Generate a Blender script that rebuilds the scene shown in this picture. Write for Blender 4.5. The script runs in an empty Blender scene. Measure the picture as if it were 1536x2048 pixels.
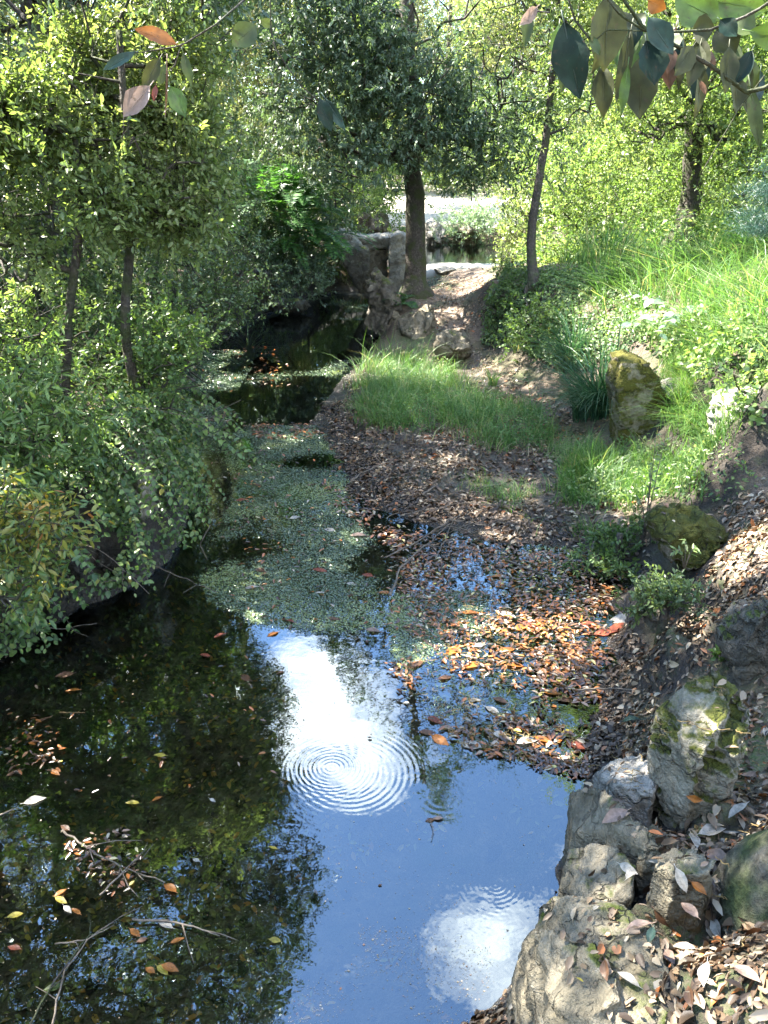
import bpy, math
import numpy as np
from mathutils import Vector, Matrix
from mathutils.bvhtree import BVHTree
R = math.radians
C = bpy.context.scene.collection
sc = bpy.context.scene
# ---------------------------------------------------------------- camera
CAMZ, PITCH, LENS = 2.3, R(23.5), 28.0
F = LENS / 36.0 * 2048
cam_d = bpy.data.cameras.new('camera'); cam = bpy.data.objects.new('camera', cam_d); C.objects.link(cam)
cam.location = (0, 0, CAMZ); cam.rotation_euler = (math.pi/2 - PITCH, 0, 0)
cam_d.lens = LENS; cam_d.sensor_width = 36; cam_d.sensor_fit = 'AUTO'
cam_d.clip_start = 0.05; cam_d.clip_end = 2000
sc.camera = cam
# ---------------------------------------------------------------- world, sun, exposure
SUN_EL, SUN_AZ = R(50), R(-62)          # azimuth measured from +Y, negative = towards -X
SUN = np.array([math.sin(SUN_AZ)*math.cos(SUN_EL), math.cos(SUN_AZ)*math.cos(SUN_EL), math.sin(SUN_EL)])
w = bpy.data.worlds.new('World'); sc.world = w; w.use_nodes = True
nt = w.node_tree; nt.nodes.clear()
out = nt.nodes.new('ShaderNodeOutputWorld'); bg = nt.nodes.new('ShaderNodeBackground')
sky = nt.nodes.new('ShaderNodeTexSky'); sky.sky_type = 'NISHITA'; sky.sun_disc = False
sky.sun_elevation = SUN_EL; sky.sun_rotation = SUN_AZ
sky.air_density = 1.0; sky.dust_density = 0.1; sky.ozone_density = 2.8
tc = nt.nodes.new('ShaderNodeTexCoord')
def mapn(scale, loc=(0, 0, 0)):
    m = nt.nodes.new('ShaderNodeMapping'); m.inputs['Scale'].default_value = scale; m.inputs['Location'].default_value = loc
    nt.links.new(tc.outputs['Generated'], m.inputs['Vector']); return m
cn = nt.nodes.new('ShaderNodeTexNoise'); cn.inputs['Scale'].default_value = 5.0; cn.inputs['Detail'].default_value = 10
cn.inputs['Roughness'].default_value = 0.62
nt.links.new(mapn((1, 1, 1.6), (2.1, 0.4, 0.3)).outputs[0], cn.inputs['Vector'])
def cloud_at(direction, inner, outer):            # a cloud bank standing in one part of the sky
    d = nt.nodes.new('ShaderNodeVectorMath'); d.operation = 'DISTANCE'
    nt.links.new(tc.outputs['Generated'], d.inputs[0]); d.inputs[1].default_value = direction
    r = nt.nodes.new('ShaderNodeMapRange'); r.inputs['From Min'].default_value = outer; r.inputs['From Max'].default_value = inner
    nt.links.new(d.outputs['Value'], r.inputs['Value']); return r.outputs[0]
def math_n(op, a, b):
    m = nt.nodes.new('ShaderNodeMath'); m.operation = op
    for k, v in enumerate((a, b)):
        if isinstance(v, (int, float)): m.inputs[k].default_value = v
        else: nt.links.new(v, m.inputs[k])
    return m.outputs[0]
def sky_dir(px, py):                              # sky direction that the level water mirrors at a photo pixel
    u, v = (px-768)/F, (1024-py)/F
    d = np.array([u, math.cos(PITCH)+v*math.sin(PITCH), -math.sin(PITCH)+v*math.cos(PITCH)]); d /= np.linalg.norm(d)
    return (float(d[0]), float(d[1]), float(-d[2]))
cl = math_n('MAXIMUM', math_n('MAXIMUM', cloud_at(sky_dir(640, 1330), 0.02, 0.20), cloud_at(sky_dir(740, 1520), 0.0, 0.17)), math_n('MULTIPLY', cloud_at(sky_dir(960, 1900), 0.0, 0.42), .8))
cl = math_n('MAXIMUM', cl, cloud_at((-0.6, 0.3, 0.5), 0.1, 0.6))
cl = math_n('MAXIMUM', cl, cloud_at((0.5, 0.8, 0.15), 0.1, 0.5))
cl = math_n('MAXIMUM', cl, cloud_at((0.1, -0.8, 0.6), 0.2, 0.8))  # unseen cloud behind the camera, added to whiten the blue skylight
cl = math_n('MAXIMUM', cl, cloud_at((0.8, -0.2, 0.6), 0.1, 0.6))  # unseen cloud to the right, added for the same whiter skylight
msk = nt.nodes.new('ShaderNodeMapRange'); msk.inputs['From Min'].default_value = 0.86; msk.inputs['From Max'].default_value = 1.10
nt.links.new(math_n('ADD', math_n('ADD', math_n('MULTIPLY', cn.outputs['Fac'], 1.25), -0.08), math_n('MULTIPLY', cl, 0.52)), msk.inputs['Value'])
mx = nt.nodes.new('ShaderNodeMix'); mx.data_type = 'RGBA'
nt.links.new(msk.outputs[0], mx.inputs['Factor']); nt.links.new(sky.outputs[0], mx.inputs['A'])
mx.inputs['B'].default_value = (8.2, 8.1, 8.0, 1)
nt.links.new(mx.outputs['Result'], bg.inputs['Color']); bg.inputs['Strength'].default_value = 0.11
nt.links.new(bg.outputs[0], out.inputs['Surface'])
sun_d = bpy.data.lights.new('sun', 'SUN'); sun_d.energy = 5.0; sun_d.angle = R(0.53); sun_d.color = (1.0, 0.94, 0.84)
sun = bpy.data.objects.new('sun', sun_d); C.objects.link(sun)
sun.rotation_euler = Vector(-SUN).to_track_quat('-Z', 'Y').to_euler()
sc.view_settings.view_transform = 'Standard'; sc.view_settings.look = 'None'; sc.view_settings.gamma = 1
sc.view_settings.exposure = 3.55
cy = sc.cycles
cy.max_bounces = 7; cy.diffuse_bounces = 4; cy.glossy_bounces = 3; cy.transmission_bounces = 4; cy.transparent_max_bounces = 6
cy.use_denoising = True; cy.sample_clamp_indirect = 8; cy.caustics_reflective = False; cy.caustics_refractive = False
# ---------------------------------------------------------------- helpers: photo geometry
def ray(px, py):
    u, v = (px-768)/F, (1024-py)/F
    return np.array([u, math.cos(PITCH)+v*math.sin(PITCH), -math.sin(PITCH)+v*math.cos(PITCH)])
def P(px, py, z=0.0):
    r = ray(px, py); t = (z-CAMZ)/r[2]
    return np.array([r[0]*t, r[1]*t, z])
def PD(px, py, y):
    r = ray(px, py); t = y/r[1]
    return np.array([r[0]*t, y, CAMZ+r[2]*t])
def proj(p, mirror=False):
    p = np.asarray(p, float); z = (-p[..., 2] if mirror else p[..., 2]) - CAMZ
    f = p[..., 1]*math.cos(PITCH) - z*math.sin(PITCH); v = p[..., 1]*math.sin(PITCH) + z*math.cos(PITCH)
    f = np.where(f < 0.05, 0.05, f)
    return 768 + F*p[..., 0]/f, 1024 - F*v/f
def inpoly(x, y, poly):
    x = np.asarray(x); y = np.asarray(y); r = np.zeros(x.shape, bool); n = len(poly)
    for i in range(n):
        x0, y0 = poly[i]; x1, y1 = poly[(i+1) % n]
        c = ((y0 > y) != (y1 > y)) & (x < (x1-x0)*(y-y0)/((y1-y0) or 1e-9)+x0); r ^= c
    return r
# ---------------------------------------------------------------- noise
def _h(i, j, k, s):
    n = (i*374761393 + j*668265263 + k*2147483647 + s*974634777) & 0xffffffff
    n = ((n ^ (n >> 13)) * 1274126177) & 0xffffffff
    n = ((n ^ (n >> 16)) * 2246822519) & 0xffffffff
    return ((n ^ (n >> 15)) & 0xffffff) / float(0xffffff)
def vnoise(p, seed=0):
    p = np.asarray(p, float); i = np.floor(p).astype(np.int64); f = p-i; f = f*f*(3-2*f); r = 0
    for a in (0, 1):
        for b in (0, 1):
            for c in (0, 1):
                wgt = (f[..., 0] if a else 1-f[..., 0])*(f[..., 1] if b else 1-f[..., 1])*(f[..., 2] if c else 1-f[..., 2])
                r = r + wgt*_h(i[..., 0]+a, i[..., 1]+b, i[..., 2]+c, seed)
    return r
def fbm(p, octv=4, seed=0, rough=0.5):
    p = np.asarray(p, float); a, t, n = 1.0, 0.0, 0.0
    for o in range(octv):
        t = t + a*vnoise(p*2**o+o*17.3, seed+o); n += a; a *= rough
    return t/n
def p2(x, y, z=0.0): return np.stack([x, y, np.full_like(x, z)], -1)
# ---------------------------------------------------------------- helpers: objects and meshes
def tag(o, label=None, cat=None, group=None, kind=None):
    if label: o['label'] = label
    if cat: o['category'] = cat
    if group: o['group'] = group
    if kind: o['kind'] = kind
    return o
def empty(name, loc, label, cat, group=None):
    o = bpy.data.objects.new(name, None); o.empty_display_size = 0.1; C.objects.link(o); o.location = [float(v) for v in loc]
    return tag(o, label, cat, group)
def mesh(name, V, faces, mat, parent=None, v=None, smooth=False, origin=None):
    """V (n,3) world coordinates; faces: list of (m,k) int arrays."""
    V = np.asarray(V, np.float32)
    if parent is not None: V = V - np.array(parent.location[:], np.float32)
    elif origin is not None: V = V - np.asarray(origin, np.float32)
    faces = [np.asarray(f, np.int32) for f in faces if len(f)]
    me = bpy.data.meshes.new(name)
    me.vertices.add(len(V)); me.vertices.foreach_set('co', V.ravel())
    nl = sum(f.size for f in faces); npl = sum(len(f) for f in faces)
    me.loops.add(nl); me.polygons.add(npl)
    me.loops.foreach_set('vertex_index', np.concatenate([f.ravel() for f in faces]))
    tot = np.concatenate([np.full(len(f), f.shape[1], np.int32) for f in faces])
    me.polygons.foreach_set('loop_start', np.concatenate([[0], np.cumsum(tot)[:-1]]).astype(np.int32))
    if smooth: me.polygons.foreach_set('use_smooth', np.ones(npl, bool))
    me.update(calc_edges=True)
    if v is not None:
        at = me.attributes.new('v', 'FLOAT', 'POINT'); at.data.foreach_set('value', np.asarray(v, np.float32))
    if mat is not None: me.materials.append(mat)
    o = bpy.data.objects.new(name, me); C.objects.link(o)
    if parent is not None: o.parent = parent
    elif origin is not None: o.location = [float(q) for q in origin]
    return o
class MB:
    def __init__(s): s.V = []; s.F = {}; s.v = []; s.n = 0
    def add(s, V, faces, v=None):
        V = np.asarray(V, float)
        if not len(V): return s
        s.V.append(V)
        for f in faces:
            f = np.asarray(f, np.int64)
            if len(f): s.F.setdefault(f.shape[1], []).append(f+s.n)
        s.v.append(np.zeros(len(V)) if v is None else np.broadcast_to(np.asarray(v, float), (len(V),))); s.n += len(V); return s
    def build(s, name, mat, parent=None, smooth=False, origin=None):
        if not s.V: return None
        return mesh(name, np.concatenate(s.V), [np.concatenate(f) for f in s.F.values()], mat, parent, np.concatenate(s.v), smooth, origin)
def norm(a): return a/np.maximum(np.linalg.norm(a, axis=-1, keepdims=True), 1e-9)
def tube(path, rad, sides=8, rng=None, wob=0.0):
    path = np.asarray(path, float); n = len(path); rad = np.broadcast_to(np.asarray(rad, float), (n,))
    T = norm(np.gradient(path, axis=0)); up = np.array([0.2, 1, 0.1]) if abs(T[0][2]) > 0.7 else np.array([0, 0, 1.0])
    N = norm(np.cross(T, up)); B = np.cross(T, N)
    a = np.linspace(0, 2*math.pi, sides, endpoint=False)
    rr = rad[:, None]*np.ones(sides)
    if wob: rr = rr*(1+wob*(fbm(np.concatenate([np.cos(a)[None, :, None].repeat(n, 0), np.sin(a)[None, :, None].repeat(n, 0), (np.cumsum(np.r_[0, np.linalg.norm(np.diff(path, axis=0), axis=1)])/(rad.max()*2.5))[:, None, None].repeat(sides, 1)], -1)*1.6+(rng.random(3)*50 if rng is not None else 0), 3)-0.5)*2)
    V = path[:, None]+rr[..., None]*(np.cos(a)[None, :, None]*N[:, None]+np.sin(a)[None, :, None]*B[:, None])
    i = np.arange(n-1)[:, None]*sides; j = np.arange(sides)[None]; k = (j+1) % sides
    q = np.stack([i+j, i+k, i+sides+k, i+sides+j], -1).reshape(-1, 4)
    return V.reshape(-1, 3), [q, np.array([[(n-1)*sides+s for s in range(sides)]]), np.array([[s for s in range(sides)][::-1]])]
def frusta(A, B, ra, rb, sides=5):
    A = np.asarray(A, float); B = np.asarray(B, float); n = len(A); T = norm(B-A)
    h = np.where(np.abs(T[:, 2:3]) > 0.8, np.array([[1, 0, 0.]]), np.array([[0, 0, 1.]])); N = norm(np.cross(T, h)); M = np.cross(T, N)
    a = np.linspace(0, 2*math.pi, sides, endpoint=False); c = np.cos(a)[None, :, None]; s_ = np.sin(a)[None, :, None]
    ring = c*N[:, None]+s_*M[:, None]
    V = np.concatenate([A[:, None]+ring*np.reshape(ra, (-1, 1, 1)), B[:, None]+ring*np.reshape(rb, (-1, 1, 1))], 1)
    i = np.arange(n)[:, None]*2*sides; j = np.arange(sides)[None]; k = (j+1) % sides
    return V.reshape(-1, 3), [np.stack([i+j, i+k, i+sides+k, i+sides+j], -1).reshape(-1, 4)]
def leaves(c, d, nrm, L, W, kind=6, fold=0.25, bend=0.15):
    """c base points, d direction, nrm approximate normal. kind 6: folded ovate leaf, 4: rhomb, 8: lobed."""
    n = len(c); d = norm(d); s = norm(np.cross(d, nrm)); u = np.cross(s, d)
    L = np.broadcast_to(np.asarray(L, float), (n,))[:, None]; W = np.broadcast_to(np.asarray(W, float), (n,))[:, None]
    if kind == 4:
        V = np.stack([c, c+d*L*.45+s*W*.5+u*W*fold*.5, c+d*L-u*L*bend, c+d*L*.45-s*W*.5+u*W*fold*.5], 1)
        q = np.arange(n)[:, None]*4+np.array([0, 1, 2, 3]); return V.reshape(-1, 3), [q], 4
    if kind == 8:
        pts = [(0, 0), (-.05, .30), (.35, .5), (.72, .34), (1, 0), (.72, -.34), (.35, -.5), (-.05, -.30)]
        V = np.stack([c+d*L*a+s*W*b+u*(abs(b)*W*fold*2-L*bend*a*a) for a, b in pts], 1)
        i = np.arange(n)[:, None]*8; q = np.concatenate([i+np.array([0, 1, 2, 3]), i+np.array([0, 5, 6, 7])]), (i+np.array([0, 3, 4, 5]))
        return V.reshape(-1, 3), [q[0], q[1]], 8
    V = np.stack([c, c+d*L*.28+s*W*.42+u*W*fold*.42-u*L*bend*.08, c+d*L*.66+s*W*.40+u*(W*fold*.4-L*bend*.44), c+d*L-u*L*bend,
                  c+d*L*.66-s*W*.40+u*(W*fold*.4-L*bend*.44), c+d*L*.28-s*W*.42+u*W*fold*.42-u*L*bend*.08], 1)
    i = np.arange(n)[:, None]*6
    return V.reshape(-1, 3), [np.concatenate([i+np.array([0, 1, 2, 3]), i+np.array([0, 3, 4, 5])])], 6
def blades(base, H, W, lean, rng, seg=3):
    """grass blades: base (n,3), heights H, widths W, lean (n,3) horizontal droop vector"""
    n = len(base); a = rng.random(n)*2*math.pi; s = np.stack([np.cos(a), np.sin(a), np.zeros(n)], -1)
    t = np.linspace(0, 1, seg+1); V = []
    for k, tt in enumerate(t):
        ctr = base+np.array([0, 0, 1.])*(H*(tt-0.35*tt*tt*np.minimum(np.linalg.norm(lean, axis=1)/H, 1.2)))[:, None]+lean*(tt**2)[..., None]
        if k == seg: V.append(ctr[:, None])
        else: V.append(np.stack([ctr-s*(W*(1-tt*.6)*.5)[:, None], ctr+s*(W*(1-tt*.6)*.5)[:, None]], 1))
    V = np.concatenate(V, 1); m = 2*seg+1; i = np.arange(n)[:, None]*m
    q = np.concatenate([i+np.array([2*k, 2*k+1, 2*k+3, 2*k+2]) for k in range(seg-1)]); tr = i+np.array([2*seg-2, 2*seg-1, 2*seg])
    return V.reshape(-1, 3), [q, tr], m
# ---------------------------------------------------------------- materials
class NT:
    def __init__(s, name):
        s.m = bpy.data.materials.new(name); s.m.use_nodes = True; s.t = s.m.node_tree; s.t.nodes.clear()
        s.out = s.t.nodes.new('ShaderNodeOutputMaterial')
    def n(s, typ, **kw):
        o = s.t.nodes.new(typ)
        for k, v in kw.items(): setattr(o, k, v)
        return o
    def l(s, a, b): s.t.links.new(a, b)
    def put(s, sock, v):
        if isinstance(v, bpy.types.NodeSocket): s.l(v, sock)
        else: sock.default_value = v
    def math(s, op, a, b=0.0, clamp=False):
        m = s.n('ShaderNodeMath', operation=op, use_clamp=clamp); s.put(m.inputs[0], a); s.put(m.inputs[1], b); return m.outputs[0]
    def noise(s, scale, detail=4, rough=0.5, vec=None, dist=0.0):
        m = s.n('ShaderNodeTexNoise'); m.inputs['Scale'].default_value = scale; m.inputs['Detail'].default_value = detail
        m.inputs['Roughness'].default_value = rough; m.inputs['Distortion'].default_value = dist
        s.l(vec if vec is not None else s.pos(), m.inputs['Vector']); return m.outputs['Fac']
    def pos(s):
        if not hasattr(s, '_p'): s._p = s.n('ShaderNodeNewGeometry')
        return s._p.outputs['Position']
    def nz(s):
        s.pos(); x = s.n('ShaderNodeSeparateXYZ'); s.l(s._p.outputs['Normal'], x.inputs[0]); return x.outputs[2]
    def z(s):
        x = s.n('ShaderNodeSeparateXYZ'); s.l(s.pos(), x.inputs[0]); return x.outputs
    def ramp(s, fac, stops, interp='LINEAR'):
        r = s.n('ShaderNodeValToRGB'); r.color_ramp.interpolation = interp; e = r.color_ramp.elements
        while len(e) < len(stops): e.new(0.5)
        for k, (p, c) in enumerate(stops):
            e[k].position = p; e[k].color = (c, c, c, 1) if isinstance(c, (int, float)) else (*c, 1)
        s.l(fac, r.inputs[0]); return r.outputs[0]
    def rng(s, v, a, b, c=0.0, d=1.0):
        m = s.n('ShaderNodeMapRange'); s.put(m.inputs[0], v)
        for k, q in enumerate((a, b, c, d)): s.put(m.inputs[k+1], q)
        return m.outputs[0]
    def mix(s, f, a, b, blend='MIX'):
        m = s.n('ShaderNodeMix', data_type='RGBA', blend_type=blend); s.put(m.inputs['Factor'], f)
        for k, q in (('A', a), ('B', b)): s.put(m.inputs[k], (*q, 1) if isinstance(q, tuple) and len(q) == 3 else q)
        return m.outputs['Result']
    def attr(s, name='v'):
        return s.n('ShaderNodeAttribute', attribute_name=name).outputs['Fac']
    def bsdf(s, col, rough=0.6, spec=0.5, bump=None, bs=0.3, bd=0.01):
        b = s.n('ShaderNodeBsdfPrincipled'); s.put(b.inputs['Base Color'], (*col, 1) if isinstance(col, tuple) and len(col) == 3 else col)
        s.put(b.inputs['Roughness'], rough); b.inputs['Specular IOR Level'].default_value = spec
        if bump is not None:
            q = s.n('ShaderNodeBump'); q.inputs['Strength'].default_value = bs; q.inputs['Distance'].default_value = bd
            s.l(bump, q.inputs['Height']); s.l(q.outputs[0], b.inputs['Normal'])
        return b.outputs[0]
    def done(s, sh): s.l(sh, s.out.inputs['Surface']); return s.m
def leaf_mat(name, stops, trans=0.35, rough=0.42, spec=0.5, tcol=(1.45, 1.5, 0.75)):
    t = NT(name); c = t.ramp(t.attr(), stops)
    tr = t.n('ShaderNodeBsdfTranslucent'); t.l(t.mix(1.0, c, tcol, 'MULTIPLY'), tr.inputs['Color'])
    m = t.n('ShaderNodeMixShader'); m.inputs[0].default_value = trans
    t.l(t.bsdf(c, rough, spec), m.inputs[1]); t.l(tr.outputs[0], m.inputs[2]); return t.done(m.outputs[0])
M = {}
M['oak'] = leaf_mat('oak_leaf', [(0, (.034, .060, .038)), (.5, (.070, .112, .066)), (.9, (.12, .165, .10)), (1, (.15, .15, .06))], .34, .48, .5)
M['oak_pale'] = leaf_mat('oak_leaf_pale', [(0, (.06, .10, .035)), (.45, (.13, .18, .06)), (.85, (.26, .30, .13)), (1, (.36, .34, .17))], .45, .4)
M['olive'] = leaf_mat('olive_leaf', [(0, (.08, .10, .05)), (.6, (.17, .18, .09)), (1, (.30, .28, .15))], .42)
M['bright'] = leaf_mat('bright_leaf', [(0, (.06, .12, .035)), (.5, (.13, .20, .06)), (.85, (.25, .31, .12)), (1, (.36, .37, .20))], .5)
M['shrub'] = leaf_mat('shrub_leaf', [(0, (.035, .062, .022)), (.5, (.075, .115, .040)), (.9, (.15, .20, .07)), (.97, (.22, .26, .10)), (1, (.20, .17, .03))], .38, .4)
M['vine'] = leaf_mat('vine_leaf', [(0, (.032, .065, .020)), (.5, (.075, .13, .036)), (.9, (.15, .22, .06)), (.97, (.21, .26, .08)), (1, (.25, .2, .03))], .38, .45)
M['yellowing'] = leaf_mat('yellowing_leaf', [(0, (.03, .07, .02)), (.5, (.07, .12, .025)), (.75, (.17, .17, .03)), (.93, (.28, .20, .03)), (1, (.26, .10, .03))], .3)
M['fern'] = leaf_mat('fern_leaf', [(0, (.025, .075, .022)), (1, (.065, .16, .030))], .45, .5)
M['grass'] = leaf_mat('grass_blade', [(0, (.045, .11, .028)), (.45, (.085, .18, .045)), (.75, (.15, .24, .075)), (.86, (.24, .27, .12)), (1, (.38, .31, .17))], .4, .5)
M['straw'] = leaf_mat('straw', [(0, (.14, .11, .06)), (1, (.34, .28, .16))], .2, .6)
M['sedge'] = leaf_mat('sedge_blade', [(0, (.020, .062, .034)), (.7, (.042, .105, .055)), (.93, (.07, .15, .07)), (1, (.20, .18, .10))], .3, .35)
M['pale_leaf'] = leaf_mat('pale_leaf', [(0, (.13, .21, .14)), (1, (.22, .30, .20))], .35, .5)
M['pine'] = leaf_mat('pine_needle', [(0, (.012, .040, .032)), (1, (.030, .080, .055))], .15, .45)
M['duckweed'] = leaf_mat('duckweed_leaf', [(0, (.04, .065, .035)), (.6, (.08, .115, .062)), (.93, (.13, .17, .08)), (1, (.22, .26, .05))], .1, .25, .7)
M['litter'] = leaf_mat('dry_leaf', [(0, (.022, .015, .009)), (.25, (.070, .043, .024)), (.5, (.14, .095, .056)), (.75, (.22, .165, .105)), (.9, (.33, .28, .20)), (.95, (.24, .10, .04)), (1, (.28, .09, .02))], .08, .5, .4, (1.2, .8, .5))
M['wet_leaf'] = leaf_mat('wet_leaf', [(0, (.025, .016, .010)), (.4, (.075, .040, .020)), (.62, (.17, .065, .018)), (.78, (.34, .11, .02)), (.86, (.20, .14, .09)), (.95, (.34, .29, .21)), (1, (.45, .38, .06))], .12, .28, .6, (1.2, .8, .4))
M['sunk_leaf'] = leaf_mat('sunken_leaf', [(0, (.03, .026, .016)), (.4, (.20, .15, .08)), (.75, (.36, .36, .08)), (.9, (.55, .22, .05)), (1, (.65, .48, .10))], .0, .6, .3)
t = NT('bark'); n1 = t.noise(9, 5); n2 = t.noise(38, 4, .6)
M['bark'] = t.done(t.bsdf(t.mix(t.rng(n1, .45, .62), t.ramp(n2, [(.3, (.020, .017, .014)), (.6, (.055, .046, .038)), (.78, (.12, .105, .09))]), (.032, .04, .014)), .85, .3, n2, .9, .02))
t = NT('mossy_bark'); n1 = t.noise(7, 5); n2 = t.noise(30, 5, .6)
M['bark_mossy'] = t.done(t.bsdf(t.mix(t.rng(n1, .38, .55), t.ramp(n2, [(.3, (.03, .026, .02)), (.7, (.12, .11, .085))]), t.ramp(n2, [(.35, (.022, .030, .012)), (.7, (.07, .085, .03))])), .9, .2, n2, 1.0, .03))
t = NT('twig_bark'); M['twig'] = t.done(t.bsdf(t.ramp(t.noise(30, 3), [(.3, (.05, .04, .03)), (.7, (.16, .13, .10))]), .7, .3))
t = NT('catkin'); M['catkin'] = t.done(t.bsdf(t.ramp(t.attr(), [(0, (.09, .06, .025)), (1, (.24, .17, .07))]), .8, .2))
def rock_mat(name, base_lo, base_hi, moss=.5, mosscol=(.085, .105, .018)):
    t = NT(name); n1 = t.noise(3.5, 6, .6); n2 = t.noise(22, 6, .65); n3 = t.noise(90, 3, .6); n4 = t.noise(6, 5, .6, dist=.4)
    c = t.mix(t.rng(n1, .35, .65), base_lo, base_hi)
    c = t.mix(t.rng(n2, .5, .72, 0, .75), c, tuple(q*.38 for q in base_lo))
    c = t.mix(t.rng(t.noise(14, 4, .7), .6, .72, 0, .4), c, (.34, .33, .28))
    mk = t.math('ADD', t.math('MULTIPLY', t.nz(), .28), n4); mk = t.math('ADD', mk, t.math('MULTIPLY', n2, .25))
    mf = t.rng(mk, 1.18-moss*.55, 1.30-moss*.55)
    c = t.mix(mf, c, t.mix(t.rng(n3, .3, .7), tuple(q*.55 for q in mosscol), mosscol))
    vo = t.n('ShaderNodeTexVoronoi', feature='DISTANCE_TO_EDGE'); vo.inputs['Scale'].default_value = 7; wv = t.n('ShaderNodeVectorMath', operation='ADD'); t.l(t.pos(), wv.inputs[0])
    nn_ = t.n('ShaderNodeTexNoise'); nn_.inputs['Scale'].default_value = 9; nn_.inputs['Detail'].default_value = 5; t.l(t.pos(), nn_.inputs['Vector']); sc2 = t.n('ShaderNodeVectorMath', operation='SCALE'); t.l(nn_.outputs['Color'], sc2.inputs[0]); sc2.inputs['Scale'].default_value = .22; t.l(sc2.outputs[0], wv.inputs[1]); t.l(wv.outputs[0], vo.inputs['Vector'])
    ck = t.rng(vo.outputs['Distance'], 0, .035); c = t.mix(t.math('MULTIPLY', t.math('SUBTRACT', 1.0, ck), t.rng(n4, .45, .6, 0, .8)), c, (.02, .017, .012))
    c = t.mix(t.rng(t.math('ADD', t.z()[2], t.math('MULTIPLY', n2, .06)), .10, .04, 0, .75), c, (.018, .016, .012))
    h = t.math('ADD', t.math('MULTIPLY', n2, 1.2), t.math('ADD', t.math('MULTIPLY', n3, .5), t.math('MULTIPLY', ck, t.rng(n4, .4, .6, 0, .7))))
    return t.done(t.bsdf(c, t.rng(mf, 0, 1, .75, .95), .3, h, 1.0, .025))
M['rock'] = rock_mat('limestone', (.10, .087, .058), (.22, .19, .135), .5)
M['rock_pale'] = rock_mat('pale_limestone', (.20, .19, .165), (.34, .32, .28), .2)
M['rock_mossy'] = rock_mat('mossy_limestone', (.14, .125, .09), (.27, .24, .18), .88, (.075, .082, .012))
M['rock_shade'] = rock_mat('shade_dark_rock', (.012, .010, .007), (.035, .030, .022), .4, (.03, .04, .01))  # near-black base colour stands in for the shade of the bank hollow
M['rock_ochre'] = rock_mat('ochre_mossy_limestone', (.15, .13, .085), (.30, .26, .18), 1.2, (.10, .095, .014))
M['rock_capped'] = rock_mat('moss_capped_limestone', (.12, .105, .075), (.25, .22, .17), 1.35, (.07, .075, .012))
M['rock_dark'] = rock_mat('dark_limestone', (.06, .053, .042), (.13, .115, .09), .62)
# soil: wet dark mud low down, brown earth with litter-coloured flecks above, sandy path, steep banks darkened as undercut shade, some moss
t = NT('soil'); X = t.z(); zz = X[2]; n1 = t.noise(1.3, 5); n2 = t.noise(11, 6, .65); n3 = t.noise(55, 4, .6)
dry = t.ramp(n3, [(.3, (.045, .032, .022)), (.5, (.12, .085, .06)), (.7, (.24, .185, .14))])
dry = t.mix(t.rng(n2, .4, .6, 0, .7), dry, t.ramp(n2, [(.3, (.05, .04, .02)), (.7, (.19, .14, .10))]))
dry = t.mix(t.math('MULTIPLY', t.rng(n1, .48, .6), t.rng(n3, .3, .6)), dry, (.05, .075, .02))
wet = t.ramp(n3, [(.3, (.010, .008, .006)), (.7, (.045, .034, .024))])
bedc = t.mix(t.rng(t.noise(5, 5), .52, .72), t.ramp(n2, [(.3, (.05, .042, .024)), (.5, (.15, .12, .07)), (.7, (.33, .27, .17))]), (.075, .10, .03))
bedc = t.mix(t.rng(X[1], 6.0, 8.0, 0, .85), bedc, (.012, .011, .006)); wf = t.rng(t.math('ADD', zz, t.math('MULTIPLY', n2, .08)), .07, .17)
dry = t.mix(t.rng(t.nz(), .85, .6), dry, t.ramp(n2, [(.35, (.010, .008, .006)), (.55, (.035, .026, .018)), (.7, (.03, .04, .010))])); c = t.mix(wf, wet, dry); c = t.mix(t.rng(zz, -.01, -.06), c, bedc)  # steep faces coloured dark to stand for undercut shade, with some moss
shore = t.math('MULTIPLY', t.rng(X[1], 14.7, 15.3), t.math('MULTIPLY', t.rng(X[1], 17.6, 17.2), t.rng(X[0], .3, .8))); clear = t.math('MULTIPLY', t.math('MAXIMUM', shore, t.rng(X[1], 22.5, 24)), t.rng(n1, .2, .5, .75, 1)); c = t.mix(clear, c, (.46, .42, .35))
far = t.rng(X[1], 45, 60); c = t.mix(far, c, (.08, .12, .035))
ro = t.rng(wf, 0, 1, .22, .9)
M['soil'] = t.done(t.bsdf(c, ro, .5, t.math('ADD', n3, t.math('MULTIPLY', n2, 1.5)), .8, .03))
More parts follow.
